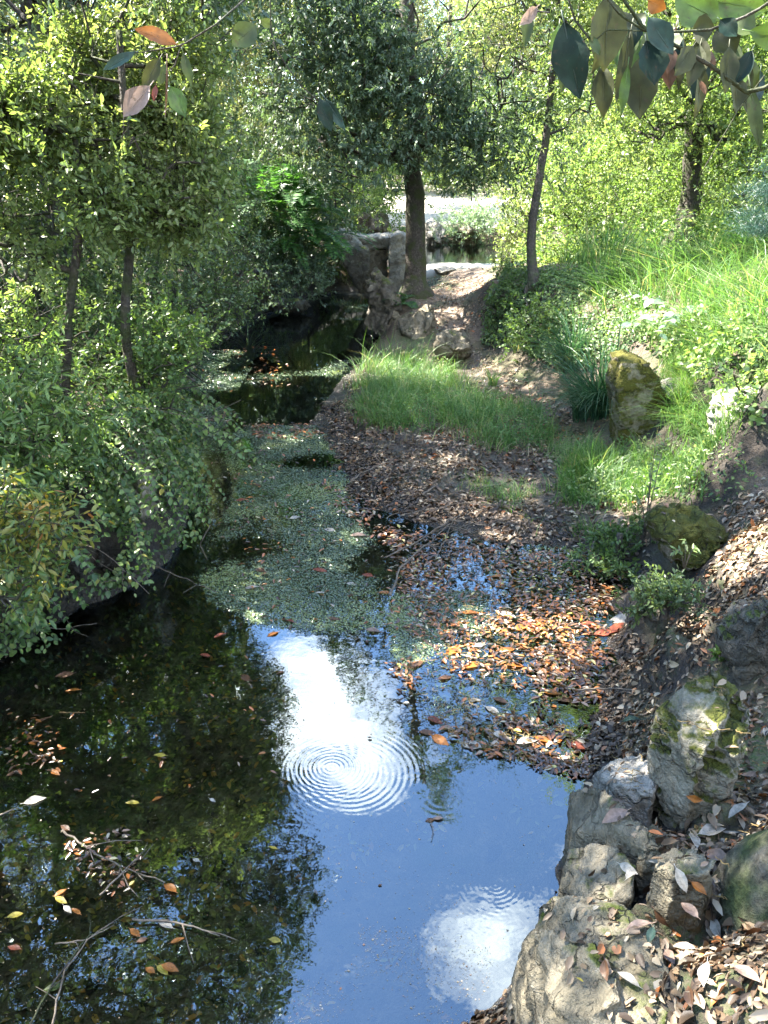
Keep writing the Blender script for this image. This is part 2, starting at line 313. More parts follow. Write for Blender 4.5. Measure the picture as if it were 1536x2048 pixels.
# water: mirror on top, see-through below, concentric ripples where drops fell
def water_mat(name, tint, rings, ior=2.0, small=.0007):
    t = NT(name); pos = t.pos(); h = t.math('MULTIPLY', t.noise(9, 3, .5), small)
    h = t.math('ADD', h, t.math('MULTIPLY', t.noise(1.6, 2, .5), small*1.5))
    for (cx, cyy, rmax, lam, amp, r0) in rings:
        d = t.n('ShaderNodeVectorMath', operation='DISTANCE'); t.l(pos, d.inputs[0]); d.inputs[1].default_value = (cx, cyy, 0)
        r = t.math('ADD', d.outputs['Value'], t.math('MULTIPLY', t.noise(7, 2), .008)); wv = t.math('SINE', t.math('MULTIPLY', r, 2*math.pi/lam))
        env = t.math('MULTIPLY', t.rng(r, rmax, rmax*.35), t.rng(r, r0*.4, r0, .15, 1))
        env = t.math('MULTIPLY', env, t.rng(t.noise(5.0, 2), .40, .58, .05, .8))
        h = t.math('ADD', h, t.math('MULTIPLY', t.math('MULTIPLY', wv, env), amp))
    b = t.n('ShaderNodeBump'); b.inputs['Strength'].default_value = 1.0; b.inputs['Distance'].default_value = 1.0; t.l(h, b.inputs['Height'])
    fr = t.n('ShaderNodeFresnel'); fr.inputs['IOR'].default_value = ior; t.l(b.outputs[0], fr.inputs['Normal'])
    g = t.n('ShaderNodeBsdfGlossy'); g.inputs['Roughness'].default_value = 0.012; g.inputs['Color'].default_value = (.80, .93, 1, 1); t.l(b.outputs[0], g.inputs['Normal'])
    tr = t.n('ShaderNodeBsdfTransparent'); tr.inputs['Color'].default_value = (*tint, 1)
    m = t.n('ShaderNodeMixShader'); t.l(fr.outputs[0], m.inputs[0]); t.l(tr.outputs[0], m.inputs[1]); t.l(g.outputs[0], m.inputs[2])
    return t.done(m.outputs[0])
def rp(px, py, *a): q = P(px, py); return (float(q[0]), float(q[1]), *a)
M['water'] = water_mat('stream_water', (.80, .74, .56), [rp(664, 1535, .24, .019, .00016, .04), rp(700, 1548, .38, .026, .00014, .20),
    rp(990, 1768, .20, .017, .00007, .03), rp(1030, 1775, .26, .022, .00007, .12), rp(518, 1388, .12, .022, .00012, .03), rp(885, 1590, .15, .028, .0001, .05), rp(960, 1580, .14, .03, .00008, .06)])
M['pond'] = water_mat('pond_water', (.35, .33, .25), [], 1.4, .002)
# ---------------------------------------------------------------- terrain
LB = [(-500, 1900), (-300, 1620), (-120, 1400), (60, 1275), (160, 1215), (260, 1175), (340, 1120), (372, 1040), (368, 950), (345, 860), (350, 770), (400, 692), (500, 640), (590, 606), (660, 586)]
RB = [(640, 2500), (760, 2180), (900, 2040), (1020, 1950), (1045, 1870), (1105, 1790), (1122, 1700), (1138, 1600), (1165, 1545),
      (1150, 1490), (1172, 1410), (1185, 1330), (1245, 1262), (1225, 1170), (1130, 1100), (1000, 1085), (860, 1055), (735, 1010), (700, 950), (682, 900), (632, 840), (665, 780), (722, 720), (748, 680), (742, 620), (738, 590)]
def resample(pts, step):
    pts = np.array(pts); d = np.r_[0, np.cumsum(np.linalg.norm(np.diff(pts, axis=0), axis=1))]
    s = np.arange(0, d[-1], step); return np.stack([np.interp(s, d, pts[:, k]) for k in range(pts.shape[1])], -1), s/d[-1]
LW, _ = resample([P(x, y)[:2] for x, y in LB], .28); RWf = [P(x, y)[:2] for x, y in RB]
nearR, _ = resample(RWf[:9], .16); midR, _ = resample(RWf[8:14], .2); mudR, _ = resample(RWf[13:23], .25); farR, _ = resample(RWf[22:], .3)
cp = []
def prof(line, side, steps):
    t = norm(np.gradient(line, axis=0)); n = np.stack([-t[:, 1], t[:, 0]], -1)*side
    for off, z in steps:
        for p, q in zip(line, n): cp.append((p[0]+q[0]*off, p[1]+q[1]*off, z))
prof(LW, 1, [(-.75, -.38), (-.3, -.28), (0, -.03), (.10, .42), (.32, .80), (.9, .98), (2.2, 1.1)])
prof(nearR, -1, [(-.7, -.36), (-.28, -.26), (0, -.05), (.10, .08), (.26, .24), (.5, .40), (.95, .56)])
prof(midR, -1, [(-.8, -.12), (-.3, -.035), (0, -.005), (.15, .03)])
prof(mudR, -1, [(-.7, -.12), (-.3, -.04), (0, 0), (.3, .035)])
prof(farR, -1, [(-.5, -.15), (0, -.01), (.12, .06)])
for px, py, z in [(800, 780, .1), (850, 840, .1), (1000, 830, .1), (950, 900, .07), (900, 980, .05), (1100, 950, .08), (1150, 1000, .1), (1050, 1040, .05), (800, 960, .05), (760, 860, .06),
    (960, 745, .1), (1050, 765, .12), (1130, 810, .13), (1190, 870, .16), (960, 705, .15), (1000, 722, .15), (1120, 775, .2), (1220, 850, .25),
    (880, 722, .1), (900, 680, .25), (920, 640, .4), (920, 600, .52), (930, 560, .56), (870, 570, .6), (800, 600, .55), (830, 588, .58), (790, 640, .35), (770, 600, .5), (840, 690, .2),
    (985, 560, .9), (1000, 640, .5), (1065, 568, .95), (1100, 562, 1.05), (1250, 542, 1.1), (1400, 510, 1.3), (1536, 480, 1.5), (1050, 650, .55), (1150, 680, .6), (1250, 680, .72),
    (1400, 600, 1.1), (1536, 620, 1.3), (1450, 720, 1.0), (1536, 760, 1.12), (1280, 865, .2), (1400, 960, .3), (1350, 930, .25), (1480, 930, .45), (1536, 960, .62), (1330, 800, .45), (1400, 800, .7), (1480, 860, .7),
    (1250, 1020, .15), (1300, 1130, .3), (1390, 1160, .36), (1450, 1120, .5), (1520, 1050, .65), (1300, 1185, .28), (1345, 1225, .42), (1420, 1240, .5), (1500, 1200, .6),
    (1352, 1310, .14), (1300, 1400, .1), (1270, 1330, .05), (1400, 1310, .3), (1290, 1470, .16), (1350, 1560, .42), (1450, 1600, .55), (1500, 1400, .5), (1440, 1335, .38),
    (1150, 1900, .28), (1200, 2000, .34), (1150, 1740, .25), (1200, 1720, .32), (1175, 1620, .28), (1230, 1640, .42), (1300, 1650, .55), (1400, 1750, .6), (1270, 1800, .52), (1340, 1950, .63), (1500, 1900, .7), (1536, 1650, .68), (1700, 1700, .8), (1700, 2100, .8), (1200, 2200, .40), (1800, 1300, .9)]:
    cp.append(tuple(P(px, py, z)))
cp += [(-3, 3, 1.05), (-3, 6, 1.15), (-3, 10, 1.05), (-6, 1, 1.4), (-6, 6, 1.4), (-6, 12, 1.3), (-3, 14, 1.0), (-3, 0, 1.0), (-1.5, -1.5, .8), (.5, -1.5, .7), (2, -1, .8), (4, 0, 1.2), (5, 3, 1.4), (6, 7, 1.7), (7, 12, 1.6), (4.2, 10, 1.25), (4.4, 13, 1.2), (2.6, 13.5, .9)]
for y, z in [(15.2, .58), (16.2, .55), (16.9, .46), (17.6, .22), (19.5, .1), (21.2, .2), (21.9, .40), (22.6, .72), (24, .82), (30, .95)]:
    for x in (.9, 2.2, 3.4, 5.0): cp.append((x, y, z))
for x, y, z in [(-1.4, 15.8, .55), (-.9, 17, .75), (-2.5, 17.5, 1.0), (-1, 20, .9), (-4, 20, 1.0), (-1, 24, .95), (-6, 25, 1.1), (-6, 17, 1.2), (6.4, 16, 1.0), (6.5, 20, 1.0), (8, 25, 1.2), (0, 34, 1.1), (8, 34, 1.3), (-8, 34, 1.4), (3, 42, 1.6), (-12, 20, 1.8), (12, 20, 2.0), (-12, 8, 1.8), (12, 8, 2.2), (-8, -4, 1.4), (8, -4, 1.4), (-1, -6, .9)]: cp.append((x, y, z))
cp = np.array(cp)
_, ui = np.unique(np.round(cp[:, :2]/.04), axis=0, return_index=True); cp = cp[np.sort(ui)]
def _rbf(cp):
    D = np.linalg.norm(cp[:, None, :2]-cp[None, :, :2], axis=-1); n = len(cp)
    A = np.zeros((n+1, n+1)); A[:n, :n] = -D-np.eye(n)*.004; A[:n, n] = 1; A[n, :n] = 1
    return np.linalg.solve(A, np.r_[cp[:, 2], 0])
RW = _rbf(cp)
def ground(x, y, detail=True):
    x = np.asarray(x, float); y = np.asarray(y, float); sh = x.shape; x = x.ravel(); y = y.ravel(); z = np.empty(len(x))
    xc = np.clip(x, -13, 13); yc = np.clip(y, -6, 44)
    for i in range(0, len(x), 20000):
        D = np.sqrt((xc[i:i+20000, None]-cp[None, :, 0])**2+(yc[i:i+20000, None]-cp[None, :, 1])**2); z[i:i+20000] = -D@RW[:-1]+RW[-1]
    far = np.hypot(x-xc, y-yc); z = z+np.minimum(far*.10, 11)
    if detail:
        land = np.clip((z-.02)/.25, 0, 1)
        z = z+land*(fbm(p2(x*1.8, y*1.8), 4, 3)-.5)*.16+(fbm(p2(x*8, y*8), 3, 9)-.5)*(.015+.05*land)
    return z.reshape(sh)
def axis(parts):
    o = []
    for a, b, st in parts: o += list(np.arange(a, b, st))
    return np.array(o)
def grow(start, end, st, k=1.18):
    o = [start]
    while o[-1] < end: o.append(o[-1]+st); st *= k
    return np.array(o[1:])
gx = np.r_[-grow(3.6, 420, .1)[::-1], axis([(-3.6, -2.2, .07), (-2.2, 3.2, .035), (3.2, 5.5, .07)]), grow(5.5, 420, .1)]
gy = np.r_[-grow(0, 300, .1)[::-1], axis([(0, .5, .06), (.5, 4.5, .032), (4.5, 10, .055), (10, 18, .09), (18, 26, .16)]), grow(26, 500, .25)]
GX, GY = np.meshgrid(gx, gy); GZ = ground(GX, GY); nx, ny = len(gx), len(gy)
ii = np.arange(ny-1)[:, None]*nx+np.arange(nx-1)[None]; q = np.stack([ii, ii+1, ii+nx+1, ii+nx], -1).reshape(-1, 4)
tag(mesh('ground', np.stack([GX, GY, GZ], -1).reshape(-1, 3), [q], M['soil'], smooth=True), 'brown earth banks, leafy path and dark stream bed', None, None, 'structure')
def gz(x, y):
    """height of the terrain grid (bilinear)"""
    x = np.asarray(x, float); y = np.asarray(y, float)
    i = np.clip(np.searchsorted(gx, x)-1, 0, nx-2); j = np.clip(np.searchsorted(gy, y)-1, 0, ny-2)
    u = (x-gx[i])/(gx[i+1]-gx[i]); v = (y-gy[j])/(gy[j+1]-gy[j])
    return GZ[j, i]*(1-u)*(1-v)+GZ[j, i+1]*u*(1-v)+GZ[j+1, i]*(1-u)*v+GZ[j+1, i+1]*u*v
def gn(x, y, e=.08):
    return norm(np.stack([gz(x-e, y)-gz(x+e, y), gz(x, y-e)-gz(x, y+e), np.full(np.shape(x), 2*e)], -1))
def sheet(name, x0, x1, y0, y1, z, mat, label):
    nx_, ny_ = 24, 40; X_, Y_ = np.meshgrid(np.linspace(x0, x1, nx_), np.linspace(y0, y1, ny_))
    k = np.arange(ny_-1)[:, None]*nx_+np.arange(nx_-1)[None]; q_ = np.stack([k, k+1, k+nx_+1, k+nx_], -1).reshape(-1, 4)
    return tag(mesh(name, p2(X_, Y_, z).reshape(-1, 3), [q_], mat, smooth=True), label, None, None, 'structure')
sheet('stream_water', -4.5, 4.2, -3, 16.2, 0.0, M['water'], 'still dark stream water mirroring sky and trees with ripple rings')
sheet('pond_water', -.9, 6.2, 16.4, 22.6, .42, M['pond'], 'brown pond water beyond the path')
# ---------------------------------------------------------------- rocks
def blob(c, h, rng, planes=13, rot=0.0, tilt=0.0, bite=.82, sub=4):
    """rough faceted lump: unit ball cut by random planes, scaled to half extents h"""
    import bmesh
    bm = bmesh.new(); bmesh.ops.create_icosphere(bm, subdivisions=sub, radius=1); bm.verts.ensure_lookup_table()
    V = np.array([v.co[:] for v in bm.verts]); Fc = np.array([[v.index for v in f.verts] for f in bm.faces]); bm.free()
    n = norm(rng.normal(size=(planes, 3))); d = rng.uniform(bite-.26, bite+.08, planes)
    k = V@n.T; r = np.min(np.where(k > .05, d/np.maximum(k, .05), 9), 1); r = np.minimum(r, 1.08)
    V = V*r[:, None]*np.asarray(h)
    Rm = np.array(Matrix.Rotation(rot, 3, 'Z') @ Matrix.Rotation(tilt, 3, 'Y')); return V@Rm.T+np.asarray(c), Fc
ROCKS = []
def rock(name, blobs, mat, label, cat='rock', vox=.02, amp=.05, group=None, seed=1, crack=.6, pits=None):
    """blobs: (centre, half extents, rot, tilt[, planes])"""
    rng = np.random.default_rng(seed); mb = MB()
    for b in blobs:
        V, Fc = b[1] if isinstance(b[0], str) else blob(b[0], b[1], rng, b[4] if len(b) > 4 else 13, b[2], b[3]); mb.add(V, [Fc])
    o = mb.build('tmp', None); md = o.modifiers.new('r', 'REMESH'); md.mode = 'VOXEL'; md.voxel_size = vox
    dg = bpy.context.evaluated_depsgraph_get(); me = bpy.data.meshes.new_from_object(o.evaluated_get(dg))
    n = len(me.vertices); co = np.empty(n*3, np.float32); me.vertices.foreach_get('co', co); co = co.reshape(-1, 3).astype(float)
    nr = np.empty(n*3, np.float32); me.vertices.foreach_get('normal', nr); nr = nr.reshape(-1, 3)
    Fq = []; ls = np.empty(len(me.polygons), np.int32); lt = np.empty(len(me.polygons), np.int32); me.polygons.foreach_get('loop_start', ls); me.polygons.foreach_get('loop_total', lt)
    lv = np.empty(len(me.loops), np.int32); me.loops.foreach_get('vertex_index', lv)
    for k in (3, 4):
        s_ = ls[lt == k]
        if len(s_): Fq.append(lv[s_[:, None]+np.arange(k)])
    size = (co.max(0)-co.min(0)).mean(); sc_ = 1/size
    p = co*sc_+seed*7.7
    dsp = (fbm(p*2.2, 5, seed, .55)-.5)*1.5*amp+(np.abs(fbm(p*5, 4, seed+5, .6)-.5)*2-.3)*amp*1.1+(fbm(p*19, 4, seed+8, .6)-.5)*amp*.8
    rid = 1-np.abs(fbm(p*np.array([2.4, 2.4, 3.6]), 4, seed+11)-.5)*2; dsp -= crack*amp*1.6*np.clip((rid-.86)/.14, 0, 1)
    co = co+nr*dsp[:, None]
    for pc, pr, pd in (pits or []):
        dd = np.linalg.norm(co-np.asarray(pc), axis=1); k = np.clip(1-dd/pr, 0, 1)**.7; co = co-nr*(k*pd)[:, None]
    bpy.data.objects.remove(o); bpy.data.meshes.remove(me)
    org = np.r_[(co.min(0)+co.max(0))[:2]/2, co[:, 2].min()]
    ob = tag(mesh(name, co, Fq, M[mat], None, None, True, org), label, cat, group); ROCKS.append((co, Fq)); return ob
def px_rock(name, x0, x1, y0, y1, z0, depth, mat, label, seed, rot=.2, tilt=0., extra=(), **kw):
    """rock whose photo outline is x0..x1, y0..y1 (y1 its foot at height z0); depth in metres"""
    b = P((x0+x1)/2, y1, z0); dd = np.hypot(b[1], CAMZ-z0); s = dd/F*math.cos(0)
    yc = b[1]+depth*.5; wd = (x1-x0)/2*np.hypot(yc, CAMZ-z0)/F
    top = PD((x0+x1)/2, y0, yc+depth*.15)[2]; h = max(top-z0, .06)
    c = np.array([P((x0+x1)/2, y1, z0)[0], yc, z0+h*.38]); 
    return rock(name, [(c, (wd, depth/2*1.1, h*.66), rot, tilt)]+[(c+np.array(e[0])*np.array([wd, depth/2, h]), np.array(e[1])*np.array([wd, depth/2, h]), e[2] if len(e) > 2 else 0, 0) for e in extra], mat, label, seed=seed, **kw)
# near bank edge stones: faceted blocks hulled from their corners
def hull(pts, zb=-.3, spread=.06, base=True):
    import bmesh
    T = np.array([P(a, b, c+.02) for a, b, c in pts]); 
    if base:
        ctr = T.mean(0); Bq = T.copy(); d = Bq-ctr; d[:, 2] = 0; Bq += norm(d)*spread; Bq[:, 2] = zb; T = np.vstack([T, Bq])
    bm = bmesh.new(); [bm.verts.new(p) for p in T]; r = bmesh.ops.convex_hull(bm, input=bm.verts); dead = {g for g in r['geom_interior'] if isinstance(g, bmesh.types.BMVert)}
    bmesh.ops.delete(bm, geom=list(dead), context='VERTS'); bmesh.ops.triangulate(bm, faces=bm.faces); bmesh.ops.recalc_face_normals(bm, faces=bm.faces); bm.verts.index_update()
    V = np.array([v.co[:] for v in bm.verts]); Fc = np.array([[v.index for v in f.verts] for f in bm.faces]); bm.free(); return V, Fc
def hull_rock(name, hulls, mat, label, **kw): return rock(name, [('H', hull(*h)) for h in hulls], mat, label, **kw)
hull_rock('boulder', [([(1078, 1783, .43), (1130, 1788, .50), (1230, 1800, .52), (1320, 1850, .58), (1350, 1960, .62), (1330, 2120, .62), (1200, 2150, .56), (1085, 2070, .44), (1042, 1960, .36), (1034, 1880, .36)], -.3, .05), ([(1066, 1850, .50), (1110, 1840, .56), (1230, 1900, .60), (1250, 2000, .62), (1130, 2060, .56), (1074, 1960, .50)], .1, .03)], 'rock', 'large grey pointed boulder with a mossy streak, lowest stone of the bank edge', vox=.011, amp=.022, seed=12)
hull_rock('rock', [([(1135, 1698, .37), (1180, 1682, .42), (1240, 1690, .46), (1275, 1730, .50), (1262, 1795, .50), (1170, 1800, .42), (1120, 1775, .34)], -.25, .03)], 'rock', 'blunt grey stone at the water edge just above the pointed boulder', vox=.009, amp=.018, seed=21)
hull_rock('rock', [([(1140, 1580, .36), (1178, 1566, .42), (1205, 1600, .47), (1200, 1660, .46), (1142, 1665, .36)], -.25, .02), ([(1178, 1566, .44), (1212, 1572, .50), (1300, 1650, .57), (1330, 1690, .58), (1290, 1705, .54), (1210, 1640, .50)], .2, .01)], 'rock', 'long low ledge of grey stone edging the leafy bank', vox=.009, amp=.016, seed=33)
hull_rock('rock', [([(1185, 1545, .30), (1215, 1520, .35), (1285, 1508, .40), (1318, 1530, .46), (1310, 1580, .48), (1230, 1570, .42)], .05, .02)], 'rock_pale', 'low sunlit tan stone against the foot of the split mossy rock', vox=.008, amp=.016, seed=41)
hull_rock('rock', [([(1325, 1700, .61), (1400, 1692, .65), (1435, 1718, .67), (1420, 1745, .66), (1350, 1752, .63), (1308, 1730, .60)], .4, .01)], 'rock', 'small flat grey stone among the dry leaves', vox=.008, amp=.012, seed=44)
hull_rock('boulder', [([(1305, 1420, .66), (1297, 1480, .60), (1308, 1540, .52), (1345, 1566, .50), (1362, 1470, .71), (1368, 1372, .77), (1430, 1336, .81), (1482, 1375, .79), (1428, 1478, .75), (1400, 1520, .68)], .35, -.02),
                      ([(1482, 1375, .76), (1508, 1440, .75), (1484, 1520, .68), (1448, 1600, .54), (1402, 1608, .50), (1385, 1560, .57), (1425, 1492, .69)], .38, -.02)], 'rock_mossy', 'big angular split rock with moss on top and a bright sunlit face', vox=.007, amp=.015, seed=52, crack=1.2, pits=[(P(1358, 1500, .62), .05, .05)])
px_rock('boulder', 1310, 1480, 1003, 1140, .33, .5, 'rock_capped', 'rounded boulder capped in thick green moss above the leafy bank', 61, rot=.3, extra=[((.45, .1, -.05), (.7, .9, .4)), ((-.45, -.2, .1), (.5, .8, .6))], vox=.012, amp=.03)
px_rock('rock', 1470, 1600, 1205, 1400, .45, .4, 'rock_dark', 'dark rounded rock at the frame edge above the split rock', 71, vox=.012, amp=.03, extra=[((-.4, -.5, .5), (.5, .7, .6))])
px_rock('rock', 1330, 1420, 735, 860, .35, .6, 'rock_pale', 'low grey rock half buried in dry grass behind the upright mossy stone', 92, vox=.02, amp=.04)
px_rock('rock', 1290, 1345, 1190, 1262, .2, .22, 'rock_dark', 'small dark stone set in the cut earth below the mossy boulder', 108, vox=.01, amp=.02)
# path edge and bridge boulders
px_rock('boulder', 728, 800, 560, 690, .0, .9, 'rock_dark', 'tall dark leaning rock where the stream meets the oak roots', 113, rot=.2, extra=[((-.35, 0, .5), (.6, .8, .4)), ((.6, .2, 0), (.7, .8, .6))], vox=.03, amp=.07)
px_rock('rock', 765, 822, 612, 690, .03, .6, 'rock', 'ribbed tan rock at the water side below the oak', 121, vox=.025, amp=.06)
px_rock('boulder', 800, 888, 602, 705, .05, .8, 'rock', 'broad brown boulder holding up the path beside the oak', 131, vox=.03, amp=.07)
px_rock('rock', 860, 950, 655, 735, .08, .8, 'rock', 'low rounded brown rock at the foot of the path', 139, vox=.03, amp=.06)
def slab(name, cor, y, dy, mat, label, seed, **kw):
    import bmesh
    T = np.array([PD(a, b, y+.04*((i*7) % 3)) for i, (a, b) in enumerate(cor)]+[PD(a, b, y)+np.array([0, dy, 0]) for a, b in cor]); bm = bmesh.new(); [bm.verts.new(p) for p in T]; r = bmesh.ops.convex_hull(bm, input=bm.verts)
    bmesh.ops.delete(bm, geom=list({g for g in r['geom_interior'] if isinstance(g, bmesh.types.BMVert)}), context='VERTS'); bmesh.ops.triangulate(bm, faces=bm.faces); bmesh.ops.recalc_face_normals(bm, faces=bm.faces); bm.verts.index_update()
    V = np.array([v.co[:] for v in bm.verts]); Fc = np.array([[v.index for v in f.verts] for f in bm.faces]); bm.free(); return rock(name, [('H', (V, Fc))], mat, label, seed=seed, **kw)
slab('standing_stone', [(1234, 770), (1243, 724), (1272, 713), (1302, 726), (1314, 768), (1342, 800), (1356, 860), (1345, 905), (1240, 905)], float(P(1290, 900, .2)[1]), .34, 'rock_ochre', 'upright yellow-green mossy stone beside the sedge tussock', 83, vox=.015, amp=.03)
slab('boulder', [(1466, 868), (1490, 826), (1560, 812), (1660, 830), (1660, 985), (1476, 985)], float(P(1500, 960, .45)[1]), .5, 'rock_pale', 'tan pitted boulder with a mossy cap beside the sunlit grass', 101, vox=.017, amp=.04)
slab('boulder', [(655, 478), (672, 462), (694, 460), (726, 494), (712, 516), (668, 508)], 14.3, .7, 'rock_pale', 'pale slanting boulder at the stream side end of the stone bridge', 145, vox=.03, amp=.04)
slab('boulder', [(680, 514), (716, 494), (738, 500), (740, 550), (722, 592), (702, 562)], 13.9, .7, 'rock_dark', 'dark overhanging boulder below the stone bridge', 152, vox=.03, amp=.04)
slab('boulder', [(704, 476), (752, 479), (770, 472), (830, 474), (832, 500), (700, 500)], 14.7, .9, 'rock_pale', 'long flat grey slab forming the top of the stone bridge', 158, vox=.03, amp=.03)
slab('boulder', [(778, 474), (800, 465), (828, 474), (828, 600), (778, 600)], 14.4, .6, 'rock_pale', 'upright pale grey block ending the stone bridge by the oak trunk', 163, vox=.03, amp=.04)
slab('boulder', [(704, 498), (776, 498), (776, 600), (730, 600)], 14.75, .6, 'rock', 'grey block under the bridge slab, half covered in leaves', 167, vox=.03, amp=.05)
px_rock('rock', 462, 545, 517, 600, .5, .9, 'rock_dark', 'brown weathered rock on the far bank above the sedges', 172, rot=.2, vox=.03, amp=.08)
px_rock('rock', 530, 625, 592, 634, .0, .6, 'rock_dark', 'low rock ledge along the far bank waterline', 176, rot=-.3, vox=.03, amp=.08)
px_rock('rock', 850, 890, 430, 492, .42, 1.2, 'rock_pale', 'reddish pale rock on the far shore of the pond', 181, vox=.05, amp=.09)
px_rock('rock', 700, 790, 425, 478, .8, 1.5, 'rock_dark', 'dark low rock mass beyond the stone bridge', 187, vox=.05, amp=.1)
px_rock('rock', 905, 960, 440, 492, .42, 1.2, 'rock', 'brown rock half hidden by the shrub across the pond', 191, vox=.05, amp=.09)
px_rock('rock', 860, 925, 528, 552, .5, .5, 'rock_pale', 'row-end pale kerb stone at the near shore of the pond', 195, vox=.03, amp=.04)
# left bank and stream bed
px_rock('boulder', 20, 150, 1130, 1260, .05, .5, 'rock_shade', 'dark overhanging rock under the leaves of the near bank', 203, vox=.015, amp=.04)
px_rock('boulder', 100, 175, 1080, 1225, .02, .35, 'rock_shade', 'dark wet rock deep in the hollow at the foot of the bank', 204, vox=.015, amp=.04)
px_rock('rock', 180, 260, 1060, 1190, .02, .35, 'rock_shade', 'dark rounded rock beside the hollow under the hanging creeper', 205, vox=.015, amp=.04)
px_rock('boulder', 230, 310, 880, 1110, .1, .5, 'rock_mossy', 'mossy olive rock face showing through the trailing vines', 208, vox=.02, amp=.05)
b0 = P(530, 1782, -.36); b0[2] = float(gz(b0[0], b0[1]))+.01; rock('stone', [(b0, (.055, .045, .03), .6, 0)], 'rock_pale', 'pale oblong stone lying on the stream bed', vox=.006, amp=.006, seed=214)
for k, (px, py, s) in enumerate([(490, 1700, .035), (590, 1810, .03), (630, 1800, .03), (440, 2000, .035), (570, 1735, .03), (410, 1820, .03), (330, 1930, .03), (700, 1990, .025), (520, 1895, .03), (360, 1700, .03), (250, 1600, .04), (180, 1960, .035), (300, 1440, .04), (120, 1800, .04), (610, 1960, .03), (455, 1760, .025)]):
    q0 = P(px, py, -.36); q0[2] = float(gz(q0[0], q0[1]))+.005; rock('pebble', [(q0, (s, s*.8, s*.55), k, 0)], 'rock', 'brown pebble on the dark stream bed', cat='pebble', vox=.006, amp=.005, seed=220+k, group='pebbles on the stream bed')
rb_ = np.random.default_rng(88); PB = [o for o in C.objects if o['category'] == 'pebble'] if False else [o for o in C.objects if o.name.startswith('pebble')]
for k in range(70):
    src = PB[k % len(PB)]; px = rb_.uniform(20, 1000); py = rb_.uniform(1420, 2040); q_ = P(px, py, -.36); zz_ = float(gz(q_[0], q_[1]))
    if zz_ > -.12: continue
    o = src.copy(); C.objects.link(o); s_ = rb_.uniform(.4, 1.5); o.scale = (s_, s_*rb_.uniform(.7, 1), s_*.8); o.rotation_euler = (0, 0, rb_.random()*6.28); o.location = (float(q_[0]), float(q_[1]), zz_-.008)
# ---------------------------------------------------------------- canopy gaps: where the sun and the open sky come through
SKYGAP = [(500, 1235), (640, 1275), (690, 1375), (745, 1440), (800, 1480), (840, 1540), (870, 1625), (905, 1640), (912, 1560), (965, 1530), (1040, 1560), (1045, 1650), (1075, 1720), (1130, 1790), (1200, 1860), (1300, 2100), (1500, 3500), (300, 3500),
          (520, 2200), (565, 2010), (600, 1910), (640, 1800), (652, 1750), (642, 1660), (615, 1570), (585, 1500), (590, 1420), (560, 1340), (520, 1290)]
def shaft(q, r): return (np.asarray(q, float), r)
SHAFTS = [shaft(P(1420, 640, 1.0), 1.25), shaft(P(1420, 950, .35), .75), shaft(P(1536, 700, 1.1), 1.1), shaft(P(1300, 960, .2), .35), shaft(P(900, 1005, .05), .28), shaft(P(830, 930, .05), .16), shaft(P(1020, 1050, .05), .2),
          shaft(P(1330, 1500, .5), .10), shaft(P(1380, 1560, .48), .05), shaft(P(1510, 1560, .66), .13), shaft(P(1490, 1080, .6), .25), shaft(P(1330, 1185, .4), .12), shaft(P(1290, 1540, .42), .10), shaft(P(1420, 1260, .45), .08), shaft(P(1100, 1490, 0.0), .14), shaft(P(1130, 1270, 0.0), .14), shaft(P(990, 1240, 0.0), .2),
          shaft(PD(200, 300, 5.0), .8), shaft(PD(330, 330, 5.0), .75), shaft(PD(60, 250, 5.6), .8), shaft(PD(420, 380, 6.5), .8), shaft(PD(100, 420, 5.0), .4), shaft(PD(60, 700, 4.7), .35), shaft(PD(330, 650, 5.3), .3), shaft(PD(200, 760, 4.8), .3),
          shaft(PD(1250, 420, 12), 1.9), shaft(PD(1330, 280, 11), 1.6), shaft(PD(1180, 330, 10.5), .8), shaft(PD(560, 380, 12.5), .7), shaft(PD(600, 330, 11.5), .5), shaft(PD(250, 620, 5.6), .5), shaft(PD(120, 850, 4.2), .25), shaft(PD(300, 860, 4.9), .25), shaft(PD(60, 1050, 2.9), .13), shaft(PD(420, 560, 7.2), .5), shaft(PD(210, 900, 4.2), .2), shaft(P(1500, 900, .6), .5), shaft(PD(560, 330, 11.5), .6), shaft(P(900, 640, .4), .3), shaft(P(935, 560, .55), .5), shaft(PD(740, 480, 14.5), .9)]
WIN = [([(868, 425), (905, 392), (985, 388), (1000, 430), (985, 545), (862, 548)], 16), ([(668, 470), (830, 462), (830, 590), (740, 600), (668, 600)], 13.6), ([(812, 335), (862, 335), (866, 590), (812, 590)], 11.9),
       ([(862, 545), (985, 548), (960, 700), (860, 700)], 12),
       ([(356, 880), (350, 775), (405, 695), (515, 648), (600, 612), (735, 602), (735, 700), (560, 860), (400, 990)], 15),
       ([(122, 515), (166, 515), (156, 640), (146, 800), (116, 800), (124, 640)], 4.84), ([(236, 490), (276, 490), (270, 640), (286, 765), (244, 765), (236, 640)], 4.97)]
def keep(c, rng, sky=True, shafts=True, win=True):
    k = np.ones(len(c), bool); j = rng.normal(size=(2, len(c)))
    if sky:
        mx_, my_ = proj(c, True); nz_ = (fbm(c*2.3, 3, 77)-.5)*90; k &= ~(inpoly(mx_+j[0]*7+nz_, my_+j[1]*9+nz_*.6, SKYGAP) & (c[:, 1] > .6))
    if shafts:
        for q0, r in SHAFTS:
            d = c-q0; t = d@SUN; dist = np.linalg.norm(d-t[:, None]*SUN, axis=1); k &= ~((t > .35+r*1.1) & (dist < r*(.75+.5*fbm(c*1.7+q0, 2, 5))))
    if win:
        wx, wy = proj(c)
        for poly, ymax in WIN: k &= ~(inpoly(wx+j[0]*5, wy+j[1]*6, poly) & (c[:, 1] < ymax))
    return k
